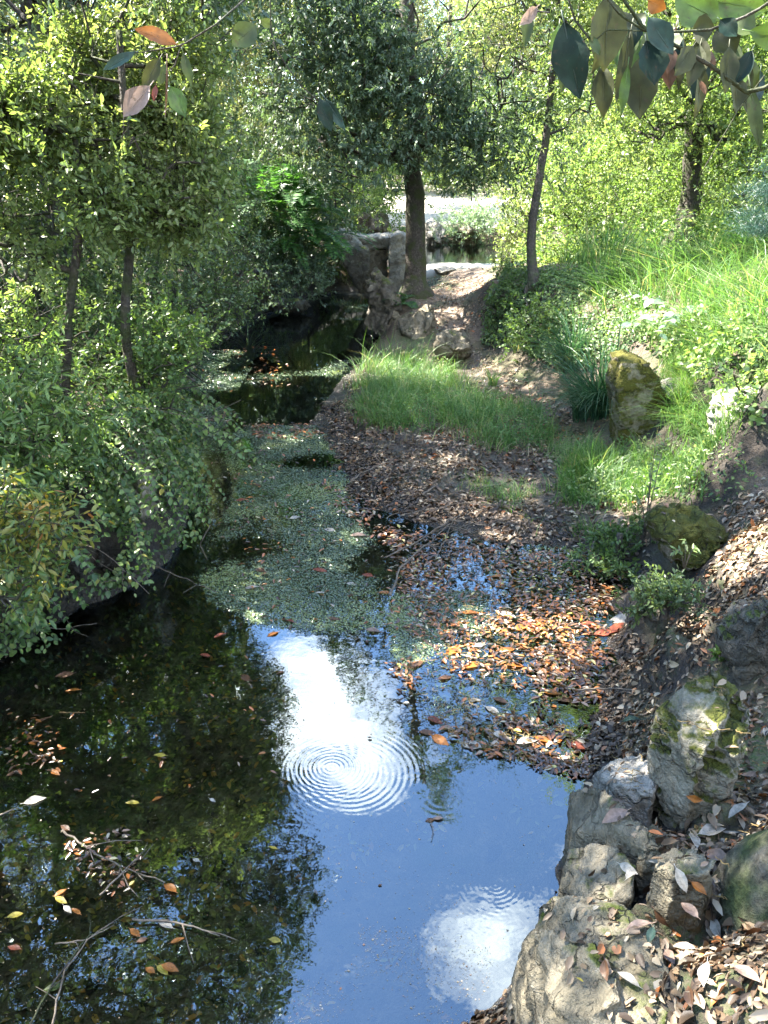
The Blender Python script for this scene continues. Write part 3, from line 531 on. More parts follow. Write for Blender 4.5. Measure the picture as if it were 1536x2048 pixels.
def blob_pts(blobs, n, rng, shell=.45, thr=.42, nf=1.5):
    w_ = np.array([b[1][0]*b[1][1]*b[1][2] for b in blobs]); w_ = w_**.8; k = rng.choice(len(blobs), n*3, p=w_/w_.sum())
    c = np.array([b[0] for b in blobs])[k]; h = np.array([b[1] for b in blobs])[k]
    p = c+norm(rng.normal(size=c.shape))*(rng.random(len(c))**shell)[:, None]*h
    nf = nf if h.mean() > .45 else 2.8
    return p[fbm(p*nf, 3, int(rng.integers(99))) > thr][:n]
def B(px, py, y, r, ry=None, rz=None): return (PD(px, py, y), (r, ry or r, rz or r))
def sprigs(anc, out, rng, per=4, spread=.22, slen=.2, k=8, L=.05, W=.022, kind=4, up=.1, sag=-.1, mb=None, twig=None, jit=1.0):
    n = len(anc)*per; a = np.repeat(anc, per, 0)+rng.normal(size=(n, 3))*spread; o = np.repeat(out, per, 0)
    d = norm(o*.9+rng.normal(size=(n, 3))*.75*jit+np.array([0, 0, sag])); ln = slen*rng.uniform(.6, 1.3, n)
    if twig is not None:
        kk = keep(a, rng); e = a+d*ln[:, None]; V, Fq = frusta(a[kk], e[kk], np.full(kk.sum(), .0022), np.full(kk.sum(), .001), 3); twig.add(V, Fq)
    t = np.linspace(.12, 1, k)[None, :, None]; c = a[:, None]+d[:, None]*ln[:, None, None]*t
    side = norm(np.cross(d, rng.normal(size=(n, 3))))[:, None]*np.where(np.arange(k) % 2, 1, -1)[None, :, None]
    ld = norm(d[:, None]*.7+side*.9+rng.normal(size=(n, k, 3))*.35+np.array([0, 0, sag])); nn = norm(rng.normal(size=(n, k, 3))*.7+np.array([0, 0, 1+up]))
    c = c.reshape(-1, 3); ld = ld.reshape(-1, 3); nn = nn.reshape(-1, 3); bv = np.repeat(rng.random(n), k)
    kk = keep(c, rng); c, ld, nn, bv = c[kk], ld[kk], nn[kk], bv[kk]
    sz = rng.uniform(.65, 1.2, len(c)); V, Fq, m = leaves(c, ld, nn, L*sz, W*sz, kind, .3, .12)
    v = np.clip(bv*.3+rng.random(len(c))*.42+(fbm(c*1.6, 2, 50)-.2)*.5, 0, 1); mb.add(V, Fq, np.repeat(v, m))
def skeleton(trunk, anc, r0, rng, sides=5, tipr=.004):
    """connect every anchor to the growing tree; returns frusta"""
    nodes = [tuple(p) for p in trunk]; par = [-1]+list(range(len(trunk)-1)); tr = len(trunk)
    base = trunk[len(trunk)//2]; order = np.argsort(np.min(np.linalg.norm(anc[:, None]-trunk[None], axis=-1), axis=1))
    N = np.zeros((len(trunk)+len(anc)*8, 3)); N[:tr] = trunk; cnt = tr; lo = max(1, int(tr*.35))
    for i in order:
        a = anc[i]; D = np.linalg.norm(N[lo:cnt]-a, axis=1)+np.maximum(0, N[lo:cnt, 2]-a[2])*.8; j = lo+int(np.argmin(D)); L = np.linalg.norm(N[j]-a)
        s = int(min(7, max(1, round(L/.3)))); p0 = N[j].copy(); prev = j; off = rng.normal(size=3)*L*.08
        for m in range(1, s+1):
            f = m/s; N[cnt] = p0*(1-f)+a*f+off*math.sin(f*math.pi)+np.array([0, 0, .10*L*math.sin(f*math.pi)]); par.append(prev); prev = cnt; cnt += 1
    cntw = np.ones(cnt)*0.0; leaf = np.ones(cnt); 
    for i in range(cnt-1, 0, -1): cntw[par[i]] += cntw[i]+ (1 if i >= tr else 0)
    r = tipr+ (r0*.75-tipr)*np.sqrt(np.clip(cntw/ max(cntw[lo], 1), 0, 1))**1.05
    idx = np.arange(tr, cnt); p_ = np.array(par)[idx]; rp_ = np.minimum(r[p_], r[idx]*1.6+.002)
    return N[p_], N[idx], rp_, r[idx]
def tree(name, label, trunk, r0, blobs, n, mat, group=None, per=4, spread=.22, slen=.2, k=8, L=.05, W=.022, kind=4, seed=1, sag=-.1, thr=.42, r1=None, twigs=False, cat='tree', limbs=(), cull=True, sides=5, bmat='bark'):
    rng = np.random.default_rng(seed); trunk = np.array(trunk, float); s = np.linspace(0, len(trunk)-1, (len(trunk)-1)*4+1)
    tk = np.stack([np.interp(s, np.arange(len(trunk)), trunk[:, i]) for i in range(3)], -1)
    for _ in range(2): tk[1:-1] = (tk[:-2]+tk[1:-1]*2+tk[2:])/4
    if cull: tk[1:] += (np.stack([fbm(p2(tk[:, 2]*2+i*9, tk[:, 2]*0+seed), 3, seed+i) for i in range(3)], -1)[1:]-.5)*r0*.9
    root = empty(name, tk[0], label, cat, group); rad = np.linspace(1, (r1 or r0*.35)/r0, len(tk))*r0; fl = np.clip(1-np.linspace(0, len(trunk)-1, len(tk))*1.6, 0, 1); rad = rad*(1+.75*fl**2)
    bark = MB(); V, Fq = tube(np.vstack([tk[0]-np.array([0, 0, .15]), tk]), np.r_[rad[0]*1.15, rad], 14, rng, .16); bark.add(V, Fq)
    nodes = [tk]
    for lb in limbs:
        lp, lr = lb; lp = np.array(lp, float); s2 = np.linspace(0, len(lp)-1, (len(lp)-1)*3+1); lk = np.stack([np.interp(s2, np.arange(len(lp)), lp[:, i]) for i in range(3)], -1)
        V, Fq = tube(lk, np.linspace(lr, lr*.4, len(lk)), 9, rng, .15); bark.add(V, Fq); nodes.append(lk)
    anc = blob_pts(blobs, n, rng, thr=thr)
    if cull:
        mxx, myy = proj(anc, True); bad = inpoly(mxx, myy, SKYGAP) & (anc[:, 1] > .6); wx, wy = proj(anc)
        for poly, ymax in WIN: bad |= inpoly(wx, wy, poly) & (anc[:, 1] < ymax)
        anc = anc[~bad]
    cen = np.concatenate(nodes); A, Bq, ra, rb = skeleton(cen, anc, r0 if not limbs else r0*.8, rng)
    if cull:
        kk = keep((A+Bq)/2, rng, True, False, True); A, Bq, ra, rb = A[kk], Bq[kk], ra[kk], rb[kk]
    V, Fq = frusta(A, Bq, ra, rb, sides); bark.add(V, Fq)
    crown = MB(); bc = np.array([b[0] for b in blobs]); near_ = bc[np.argmin(np.linalg.norm(anc[:, None]-bc[None], axis=-1), axis=1)]; out_ = norm(anc-near_)
    sprigs(anc, out_, rng, per, spread, slen, k, L, W, kind, sag=sag, mb=crown, twig=bark if twigs else None)
    bark.build('trunk', M[bmat], root, True); crown.build('crown', M[mat], root); return root
def copy_tree(o, loc, rz, s, label=None, group=None):
    r = o.copy(); C.objects.link(r); r.location = loc; r.rotation_euler = (0, 0, rz); r.scale = (s, s, s)
    if label: r['label'] = label
    if group: r['group'] = group
    for ch in o.children:
        c = ch.copy(); C.objects.link(c); c.parent = r
    return r
def g0(x, y): return float(gz(x, y))
# the big holm oak by the path
b0 = P(832, 592, .56)
tree('oak_tree', 'large blue-green holm oak rooted by the path with a low side limb', [b0, PD(828, 530, 12), PD(836, 450, 12), PD(832, 390, 12), PD(822, 325, 12), PD(828, 240, 12), PD(816, 130, 12), PD(806, 0, 12.1), PD(812, -200, 12.2), (.5, 12.2, 6.6), (.75, 12, 8.6)], .16,
     [B(655, 150, 11.6, .95), B(715, 285, 11.3, .72, .6, .5), B(905, 110, 11.2, 1.15, .9, .8), B(985, 240, 11.1, .85, .7, .75), B(1035, 110, 11.4, .9), B(880, 230, 11.2, .75), B(770, 40, 11.6, 1.1), B(630, 40, 12, .9), B(945, 355, 11.1, .42, .4, .3), B(690, 375, 11.2, .5, .4, .28), B(600, 300, 11.8, .4, .4, .3), B(590, 210, 11.9, .7), B(820, 160, 11.3, .8), B(760, 300, 11.3, .5, .4, .35),
      ((-.9, 11.8, 5.2), (1.3, 1.2, 1.0)), ((-1.3, 11.2, 5.6), (1.3, 1, .9)), ((1.5, 11.6, 5.4), (1.3, 1.2, 1.1)), ((.4, 11.8, 6.8), (1.5, 1.2, 1.2)), ((.9, 12, 8.6), (.9, .9, 1.2)), ((1.8, 12, 7.2), (1.0, 1, 1))],
     1300, 'oak', per=9, spread=.2, slen=.17, k=12, L=.066, W=.027, seed=3, sag=-.35, thr=.38, limbs=[([PD(822, 325, 12), PD(785, 312, 11.9), PD(745, 325, 11.7), PD(700, 300, 11.6), PD(655, 290, 11.6)], .065), ([PD(835, 300, 12), PD(890, 270, 11.7), PD(960, 300, 11.4)], .05)], sides=5)
tree('oak_tree', 'slender dark trunk leaning out of the ivy slope beside the path', [P(1070, 572, .95), PD(1062, 500, 10.3), PD(1067, 430, 10.3), PD(1078, 350, 10.3), PD(1092, 270, 10.3), PD(1105, 180, 10.3), PD(1114, 80, 10.3), PD(1118, -60, 10.3), (2.6, 10.3, 4.6)], .062,
     [B(1130, 60, 10.2, .8), B(1190, 150, 10.4, .6), B(1060, 20, 10.4, .7), B(1150, 250, 10.5, .45), B(1090, -60, 10.3, 1.0), ((2.6, 10.2, 4.8), (1.2, 1, .9)), ((3.2, 10.3, 5.8), (1.0, 1, .9))], 420, 'oak_pale', per=7, spread=.19, k=11, L=.055, W=.022, seed=5, thr=.4, r1=.025)
tree('oak_tree', 'thick dark trunk standing on the sunlit rise above the tall grass', [P(1362, 500, 1.27), PD(1372, 430, 12.6), PD(1384, 340, 12.6), PD(1392, 240, 12.6), PD(1400, 140, 12.6), PD(1392, 20, 12.6), (5.1, 12.6, 5.2), (5.2, 12.4, 7)], .17,
     [B(1300, 130, 12, .9), B(1460, 90, 12, 1.0), B(1380, 20, 12, 1.0), B(1520, 200, 12, .8), B(1230, 60, 12, .8), B(1450, 250, 11.7, .5), B(1300, 260, 11.6, .45), ((4.2, 12, 5.4), (1.5, 1.3, 1.1)), ((5.8, 12, 6), (1.5, 1.4, 1.2)), ((3.9, 12.2, 7.2), (1.2, 1.2, 1.1)), ((5, 12, 8), (1.4, 1.3, 1))], 700, 'oak_pale', per=8, spread=.23, k=11, L=.065, W=.028, seed=7, thr=.4)
# the two slender stems on the near bank and the trees behind them
lg = P(130, 808, .93)
tree('oak_sapling', 'slender left stem of two on the bank, growing from a bent mossy base', [PD(20, 828, lg[1]), PD(90, 822, lg[1]), PD(128, 800, lg[1]), PD(134, 720, lg[1]), PD(138, 640, lg[1]), PD(148, 560, lg[1]), PD(154, 500, lg[1]), PD(160, 400, lg[1]), PD(150, 280, lg[1])], .034,
     [B(90, 380, 4.8, .34, .35, .28), B(180, 420, 4.7, .26, .3, .2), B(30, 300, 4.9, .4), B(150, 290, 4.9, .36), B(60, 180, 5.1, .4), B(20, 480, 4.8, .25), B(-60, 350, 5, .5)], 300, 'oak_pale', per=8, spread=.07, slen=.13, k=9, L=.042, W=.021, kind=6, seed=9, sag=0, thr=.47, r1=.02, twigs=True, sides=4)
tree('oak_sapling', 'slender right stem of two on the bank, with a pale scar on its bark', [PD(300, 800, 5.0), PD(278, 778, 5.0), PD(262, 740, 5.0), PD(252, 680, 5.0), PD(250, 600, 5.0), PD(256, 520, 5.0), PD(262, 440, 5.0), PD(256, 330, 5.0), PD(246, 200, 5.0), PD(240, 60, 5.1)], .036,
     [B(270, 400, 4.9, .30, .3, .24), B(340, 380, 5.0, .28, .3, .24), B(250, 300, 4.9, .34), B(330, 270, 5.1, .3), B(395, 430, 5.2, .2), B(200, 200, 5.1, .36), B(300, 170, 5.4, .4), B(380, 320, 5.4, .26), B(250, 60, 5.6, .5), B(360, 20, 6, .4)], 380, 'oak_pale', per=8, spread=.07, slen=.13, k=9, L=.042, W=.021, kind=6, seed=10, sag=0, thr=.47, r1=.018, twigs=True, sides=4)
tree('oak_tree', 'dark crooked trunk in the thicket behind the two slender stems', [(-2.9, 6.4, g0(-2.9, 6.4)), PD(92, 560, 6.4), PD(100, 440, 6.5), PD(92, 300, 6.5), PD(110, 150, 6.6), (-2.8, 6.6, 4.2), (-2.6, 6.6, 5.4)], .085,
     [B(60, 120, 6.6, .7), B(200, 60, 6.8, .6), B(-80, 150, 6.6, .8), B(330, 60, 7.5, .6), B(150, 250, 7.2, .4), ((-3, 6.4, 4.2), (1.3, 1.2, .9)), ((-1.9, 6.2, 4.3), (1.1, 1, .8)), ((-1.25, 6.2, 4.9), (.8, .9, .9)), ((-2.8, 6.8, 5.8), (1.3, 1.2, .9)), ((-1.5, 6.6, 6.2), (.8, .9, .8))], 900, 'shrub', per=8, spread=.18, k=11, L=.052, W=.024, seed=13, thr=.38)
tree('oak_tree', 'dark mossy oak trunk at the frame edge of the near thicket', [(-3.1, 4.6, g0(-3.1, 4.6)), (-3.05, 4.6, 1.9), (-3.0, 4.5, 3), (-2.8, 4.5, 4.2), (-2.6, 4.4, 5.4)], .11,
     [((-2.6, 3.6, 3.6), (1.2, 1.1, .9)), ((-1.5, 3.7, 3.9), (.8, .9, .7)), ((-3.1, 4.6, 4.8), (1.3, 1.2, 1)), ((-1.6, 4.7, 4.4), (.9, .9, .8)), ((-2.2, 3.4, 5.2), (1.2, 1, .9)), ((-1.0, 4.9, 3.5), (.5, .6, .5)), ((-3.5, 2.6, 4.2), (1.1, 1, 1)), ((-1.6, 2.9, 3.6), (.6, .6, .5)), ((-2.6, 4.8, 6.6), (1.2, 1.1, .9))], 900, 'oak', per=8, spread=.18, k=11, L=.05, W=.023, seed=15, thr=.37)
tree('oak_tree', 'tall leaning oak in the bank thicket upstream of the two slender stems', [(-3.6, 9.4, g0(-3.6, 9.4)), (-3.5, 9.4, 2.4), (-3.3, 9.3, 4), (-3, 9.2, 6), (-2.8, 9.2, 7.6)], .14,
     [((-3.4, 9, 4.6), (1.5, 1.4, 1.1)), ((-2.0, 8.8, 5.2), (1.1, 1.1, .9)), ((-2.2, 10.2, 5.6), (1.3, 1.1, .9)), ((-1.5, 10.4, 4.7), (.8, .8, .6)), ((-2.6, 9, 6.6), (1.5, 1.3, 1.1)), ((-1.6, 9, 7.4), (1.1, 1.1, 1)), ((-3.6, 9.2, 8.2), (1.4, 1.3, 1)), ((-4.6, 8.4, 6), (1.3, 1.3, 1.3)), ((-4.4, 9, 3.2), (1, 1, .8))], 1050, 'oak', per=8, spread=.22, k=11, L=.065, W=.027, seed=17, thr=.38)
tree('oak_tree', 'round-headed olive-green oak further back behind the feathery shrub', [(-3.0, 13.4, g0(-3, 13.4)), (-2.9, 13.4, 2.6), (-2.8, 13.3, 4.5), (-2.7, 13.3, 7)], .13,
     [B(420, 200, 13.2, .8), B(330, 280, 12.6, .7), B(400, 60, 13, .9), B(250, 180, 12.4, .8), ((-3, 13.2, 5.4), (1.7, 1.4, 1.2)), ((-2.2, 13.2, 7), (1.5, 1.3, 1.2)), ((-3.2, 13.4, 8.4), (1.3, 1.2, 1))], 750, 'olive', per=8, spread=.22, k=11, L=.055, W=.02, seed=19, thr=.4)
nb = P(1640, 1790, .62)
tree('oak_tree', 'mossy trunk base beside the leafy bank at the frame edge, crown overhead', [nb, nb+np.array([.05, .02, .3]), nb+np.array([.2, .05, .9]), nb+np.array([.5, .1, 1.8]), nb+np.array([.7, .1, 3]), nb+np.array([.6, 0, 4.2])], .13,
     [((2.2, 1.2, 4.6), (1.2, 1.3, .7)), ((2.9, 2.8, 4.6), (1.0, 1.3, .7)), ((1.6, -.4, 4.8), (1.3, 1.2, .8)), ((2.6, 1.4, 5.8), (1.3, 1.3, .7)), ((3.2, .2, 4.4), (1.0, 1.1, .9))], 200, 'oak', per=4, spread=.2, k=9, L=.065, W=.03, seed=23, thr=.4, bmat='bark_mossy')
# far trees: three kinds, copied
def proto(name, label, mat, seed, h, L=.085, W=.04, n=420, w_=1.25):
    rng = np.random.default_rng(seed); bl = []
    for i in range(9):
        a = rng.random()*6.28; r = rng.uniform(.3, 1.2)*w_; bl.append(((math.cos(a)*r, math.sin(a)*r, h*rng.uniform(.34, .86)), (h*.17*w_, h*.17*w_, h*.12)))
    bl.append(((0, 0, h*.88), (h*.15, h*.15, h*.12)))
    return tree(name, label, [(0, 0, 0), (.1, 0, h*.2), (-.05, .1, h*.4), (.1, 0, h*.6), (0, 0, h*.85)], .14, bl, n, mat, per=8, spread=.32, slen=.25, k=10, L=L, W=W, seed=seed, thr=.36, cull=False)
_k = keep
def keep(c, rng, sky=True, shafts=True, win=True): return np.ones(len(c), bool)
pr = [proto('oak_tree', 'olive-green tree', 'olive', 31, 7.5), proto('oak_tree', 'bright green tree', 'bright', 32, 6.5), proto('oak_tree', 'dark green oak', 'oak', 33, 8.5, n=170)]
G = ['olive-green tree among the sunlit trees beyond the stream and pond', 'bright yellow-green tree among the sunlit trees beyond the stream and pond', 'dark green oak among the sunlit trees beyond the stream and pond']
pos = [(-5.6, 16.5, 0, 1), (-2.4, 19.5, 0, .95), (-7.5, 13, 2, 1), (-4.5, 23, 0, 1.1), (-9, 19, 2, 1.1), (-1.6, 27, 1, 1.1), (-6, 29, 0, 1.3), (-11, 26, 2, 1.3), (-.3, 31, 0, 1.2), (-9.5, 8.5, 2, 1), (-6.6, 9.5, 0, 1), (-7, 5.5, 2, 1), (-6, 2, 2, 1),
       (6.6, 15.5, 1, .9), (8.6, 13, 1, 1), (8, 18, 0, 1), (6.2, 20.5, 1, .9), (11, 16, 2, 1.1), (10, 21, 1, 1.1), (6.8, 25, 0, 1.1), (9.6, 9, 1, .95), (12, 12, 2, 1.1), (13, 27, 1, 1.3), (8.5, 30, 2, 1.25), (3.0, 42, 2, 1.3), (6.5, 39, 0, 1.3), (10.5, 40, 1, 1.4), (-8, 42, 2, 1.4), (0, 47, 0, 1.4), (-15, 36, 0, 1.5), (17, 38, 2, 1.5),
       (4.4, 48, 1, 1.3), (-14, 14, 0, 1.2), (15, 20, 0, 1.2), (-16, 24, 2, 1.3), (18, 29, 1, 1.3), (-1.6, 52, 2, 1.5), (9, 52, 2, 1.5), (-10, 54, 0, 1.5), (22, 48, 0, 1.6), (-22, 46, 2, 1.6), (-2.5, -5, 2, 1), (3.5, -5.5, 0, 1), (-6, -3, 1, 1), (7, -2.5, 2, 1), (7.5, 46, 1, 1.4), (-12, 46, 0, 1.5), (13, 44, 2, 1.5), (2, 57, 2, 1.6), (6, 62, 1, 1.7), (-16, 56, 2, 1.7), (15, 58, 0, 1.7), (27, 40, 1, 1.6), (-28, 38, 0, 1.6), (24, 30, 2, 1.5), (-24, 28, 2, 1.5), (-20, 16, 0, 1.3), (20, 16, 1, 1.3), (13, 33, 1, 1.3)]
rg = np.random.default_rng(5)
for i, (x, y, k, s) in enumerate(pos):
    loc = (x, y, g0(x, y)-.1); used = [p for p in pos[:i] if p[2] == k]
    if not used: pr[k].location = loc; pr[k].scale = (s, s, s); pr[k]['label'] = G[k]; pr[k]['group'] = 'trees beyond the stream and pond'
    else: copy_tree(pr[k], loc, rg.random()*6.28, s*rg.uniform(.92, 1.1), G[k], 'trees beyond the stream and pond')
def bushproto(label, mat, seed, group):
    rng = np.random.default_rng(seed); bl = [((rng.normal()*.7, rng.normal()*.7, rng.uniform(.3, 1.7)), (.75, .75, .6)) for _ in range(7)]; anc = blob_pts(bl, 230, rng, thr=.36); anc[:, 2] = np.maximum(anc[:, 2], .1)
    root = empty('bush', (0, 0, 0), label, 'bush', group); A, Bq, ra, rb = skeleton(np.array([[0, 0, -.1], [0, 0, .1], [0, 0, .3]]), anc, .03, rng); V, Fq = frusta(A, Bq, ra, rb, 4); MB().add(V, Fq).build('stems', M['bark'], root)
    cr = MB(); sprigs(anc, norm(anc-anc.mean(0)), rng, 8, .2, .2, 10, .075, .034, 4, mb=cr); cr.build('foliage', M[mat], root); return root
GB = ['sunlit bright bush among the undergrowth beyond the stream', 'olive bush among the undergrowth beyond the stream', 'dark green bush among the undergrowth beyond the stream']
bp = [bushproto(GB[0], 'bright', 61, 'bushes beyond the stream'), bushproto(GB[1], 'olive', 62, 'bushes beyond the stream'), bushproto(GB[2], 'shrub', 63, 'bushes beyond the stream')]
bpos = [(-3.6, 15, 0), (-4.8, 13.5, 2), (-2.2, 17, 1), (-1.4, 21.5, 0), (-3.5, 21, 1), (-5.5, 19.5, 0), (-6.5, 15, 2), (-3, 25.5, 0), (-1.5, 25, 2), (-5.6, 26, 1), (-8, 23, 0), (-9, 17, 2), (5.6, 17.5, 0), (6.4, 19, 1), (5.9, 22.5, 0), (7.4, 16, 0), (7.0, 13.8, 0), (8.6, 15.4, 1), (8.8, 20.5, 0), (6.5, 14.6, 0), (9.8, 14, 2), (7.9, 11.2, 0), (8.8, 24, 0), (11, 18, 0), (-.6, 36, 1), (1.6, 39, 0), (4.2, 37, 2), (7, 35, 0), (-4, 34, 1), (9.5, 34, 1), (-7.5, 33, 0), (12, 31, 0), (2.8, 44, 1), (5.5, 43, 0), (-2, 43, 2), (-7, 11.5, 1), (-5.4, 8, 0), (-8, 8.5, 1), (10.5, 11, 0), (13, 15, 1)]
for i, (x, y, k) in enumerate(bpos):
    loc = (x, y, g0(x, y)-.05); used = [p for p in bpos[:i] if p[2] == k]; s = rg.uniform(.85, 1.25)*(1.5 if y > 30 else 1)
    if not used: bp[k].location = loc; bp[k].scale = (s, s, s)
    else: copy_tree(bp[k], loc, rg.random()*6.28, s)
keep = _k
# ---------------------------------------------------------------- shrubs, grasses, ferns
LWx = lambda y: np.interp(y, LW[np.argsort(LW[:, 1])][:, 1], LW[np.argsort(LW[:, 1])][:, 0])
def shrub(name, label, blobs, n, mat, group=None, per=5, spread=.09, slen=.13, k=9, L=.034, W=.018, kind=6, seed=1, thr=.35, cat='shrub', sag=0.0):
    rng = np.random.default_rng(seed); c = np.mean([b[0] for b in blobs], 0); gx0, gy0 = c[0], c[1]
    if c[0] < -.3: gx0 = min(gx0, LWx(gy0)-.22)
    g_ = g0(gx0, gy0); root = empty(name, (gx0, gy0, g_), label, cat, group)
    anc = blob_pts(blobs, n, rng, thr=thr); anc = anc[anc[:, 2] > gz(anc[:, 0], anc[:, 1])+.03]
    st = np.array([[gx0, gy0, g_-.05], [gx0, gy0, g_+.1], [gx0, gy0, g_+.25]]); A, Bq, ra, rb = skeleton(st, anc, .02, rng, tipr=.003)
    bk = MB(); V, Fq = tube(st, [.03, .026, .02], 6); bk.add(V, Fq); V, Fq = frusta(A, Bq, ra, rb, 4); bk.add(V, Fq); cr = MB()
    near_ = np.array([b[0] for b in blobs]); near_ = near_[np.argmin(np.linalg.norm(anc[:, None]-near_[None], axis=-1), axis=1)]
    sprigs(anc, norm(anc-near_+np.array([0, 0, .1])), rng, per, spread, slen, k, L, W, kind, sag=sag, mb=cr, twig=bk)
    bk.build('stems', M['bark'], root); cr.build('foliage', M[mat], root); return root
shrub('shrub', 'grey-green small-leaved shrub spilling over the bank above the sedges', [B(400, 560, 7.2, .5, .5, .4), B(460, 520, 7.6, .45), B(350, 480, 7.0, .5), B(430, 600, 6.8, .35), B(330, 600, 6.3, .4)], 190, 'shrub', seed=41, L=.032, W=.02)
shrub('shrub', 'bright green bush on the bank between and behind the two slender stems', [B(200, 620, 5.9, .35), B(190, 520, 6.2, .4), B(330, 660, 5.6, .3), B(210, 700, 5.3, .25)], 130, 'shrub', seed=42, L=.038, W=.022)
shrub('shrub', 'low leafy bush beside the foot of the slender stem with the pale scar', [B(330, 760, 5.0, .26), B(300, 700, 5.1, .25), B(370, 720, 5.4, .25)], 90, 'vine', seed=43, L=.036, W=.024)
shrub('shrub', 'fresh green bush growing at the frame edge below the dark trunks', [B(60, 700, 4.7, .36), B(-40, 640, 4.8, .4), B(30, 620, 5.2, .3)], 120, 'bright', seed=44, L=.036, W=.018)
shrub('shrub', 'glossy long-leaved bush hanging over the dark hollow of the bank', [B(60, 860, 3.7, .22), B(110, 800, 4.0, .2), B(-30, 880, 3.6, .25), B(130, 870, 3.7, .12)], 90, 'vine', seed=45, L=.055, W=.016, sag=-.2)
shrub('shrub', 'yellowing long-leaved bush low over the water at the frame edge', [B(40, 1080, 2.75, .14), B(90, 1060, 2.85, .13), B(20, 1150, 2.6, .13), B(-50, 1080, 2.7, .18), B(110, 1120, 2.8, .07), B(20, 1010, 2.9, .12)], 60, 'yellowing', seed=46, L=.042, W=.016, per=4, spread=.05, slen=.12, sag=-.35)
shrub('shrub', 'dark olive thicket at the top of the near bank under the oaks', [B(-60, 480, 6, .6), B(30, 560, 6.5, .5), B(20, 420, 7, .6), B(150, 380, 7.5, .6)], 200, 'shrub', seed=47, L=.042, W=.02, kind=4)
shrub('shrub', 'dusty green bush beyond the crowns of the slender stems', [B(430, 330, 9, .5), B(380, 250, 9.5, .6), B(300, 380, 8.5, .5), B(450, 400, 9, .4), B(280, 200, 9, .6), B(400, 440, 8.5, .4)], 230, 'shrub', seed=48, L=.042, W=.022, kind=4, per=6, spread=.14)
shrub('shrub', 'dark ivy-covered bush shading the far bank beneath the feathery fronds', [B(560, 480, 11.6, .55, .5, .4), B(620, 500, 11.8, .45, .4, .35), B(520, 440, 12, .5), B(600, 550, 11.2, .4, .3, .3), B(560, 580, 11, .3, .3, .25), B(640, 560, 11.8, .3, .3, .25)], 230, 'oak', seed=49, L=.05, W=.03, kind=4, per=5, spread=.13)
shrub('shrub', 'pale sunlit bush in front of the far olive trees', [B(480, 330, 15, .8), B(430, 380, 14, .6), B(380, 420, 13, .7), B(550, 300, 15.5, .6)], 190, 'bright', seed=50, L=.055, W=.025, kind=4, per=5, spread=.2)
shrub('shrub', 'light green bush hanging beneath the low limb of the big oak', [B(720, 350, 14.5, .6), B(760, 400, 14.8, .4), B(660, 390, 15, .5)], 120, 'bright', seed=51, L=.05, W=.022, kind=4, per=5, spread=.17)
# right bank bushes
shrub('shrub', 'dazzling sunlit bush behind the slender trunk on the slope', [B(1160, 430, 12.2, .75), B(1230, 350, 12.8, .9), B(1140, 330, 12.6, .7), B(1200, 480, 11.7, .5)], 280, 'bright', seed=52, L=.05, W=.024, kind=4, per=6, spread=.17, thr=.33)
shrub('shrub', 'yellow-green bush in full sun beside the thick dark trunk', [B(1300, 400, 13.4, .9), B(1440, 380, 13.6, .8), B(1330, 290, 14, .9), B(1480, 300, 14, .9), B(1420, 440, 13, .45)], 300, 'bright', seed=53, L=.052, W=.024, kind=4, per=6, spread=.18, thr=.33)
shrub('shrub', 'pale small-leaved bush closing the right side of the path end', [B(1010, 500, 12.6, .32, .3, .42), B(1030, 440, 13, .4), B(1060, 400, 13.2, .5), B(1010, 470, 13, .3)], 130, 'oak_pale', seed=54, L=.042, W=.022, kind=4, per=6, spread=.12)
shrub('shrub', 'soft blue-green bush on the far shore of the pond', [B(935, 455, 22, .75, .7, .45), B(975, 440, 22.5, .7, .6, .5), B(900, 470, 21.8, .4, .4, .3)], 150, 'pale_leaf', seed=55, L=.09, W=.02, kind=4, per=6, spread=.16)
shrub('shrub', 'sunlit bush at the frame edge above the tall grass', [B(1500, 380, 10, .5), B(1560, 300, 10.5, .8), B(1600, 420, 9.5, .6)], 150, 'bright', seed=56, L=.045, W=.02, kind=4, per=6, spread=.15)
shrub('shrub', 'dark tangled ivy mound at the left end of the earth slope', [(P(1000, 640, .5)+np.array([0, .1, .12]), (.3, .35, .35)), (P(1010, 575, .8)+np.array([0, .1, .05]), (.3, .3, .25)), (P(1075, 690, .45)+np.array([0, .1, .1]), (.35, .25, .25)), (P(1130, 640, .7), (.3, .25, .2))], 170, 'vine', seed=57, L=.04, W=.028, kind=4, per=5, spread=.1)
shrub('shrub', 'small leafy plant with hanging roots over the cut earth', [(P(1330, 1190, .42), (.12, .10, .07)), (P(1290, 1215, .36), (.08, .06, .06)), (P(1380, 1205, .45), (.07, .05, .04))], 34, 'shrub', seed=58, L=.03, W=.014, per=4, spread=.03, slen=.07)
shrub('shrub', 'low green seedlings spreading in front of the moss-capped boulder', [(P(1230, 1085, .14), (.16, .16, .05)), (P(1180, 1120, .08), (.12, .12, .04)), (P(1290, 1060, .2), (.1, .12, .05)), (P(1240, 1140, .12), (.12, .12, .05))], 60, 'vine', seed=59, L=.03, W=.015, per=4, spread=.035, slen=.06)
shrub('shrub', 'bright green leafy tuft at the foot of the dark rounded rock', [(P(1462, 1318, .42), (.05, .05, .05))], 22, 'bright', seed=60, L=.022, W=.016, per=4, spread=.02, slen=.03)
shrub('shrub', 'trailing bramble with light leaves in the sun at the frame edge', [(P(1500, 700, 1.1), (.3, .3, .12)), (P(1430, 720, 1.0), (.25, .2, .1)), (P(1540, 760, 1.1), (.3, .3, .15))], 30, 'bright', seed=61, L=.038, W=.026, per=4, spread=.06)
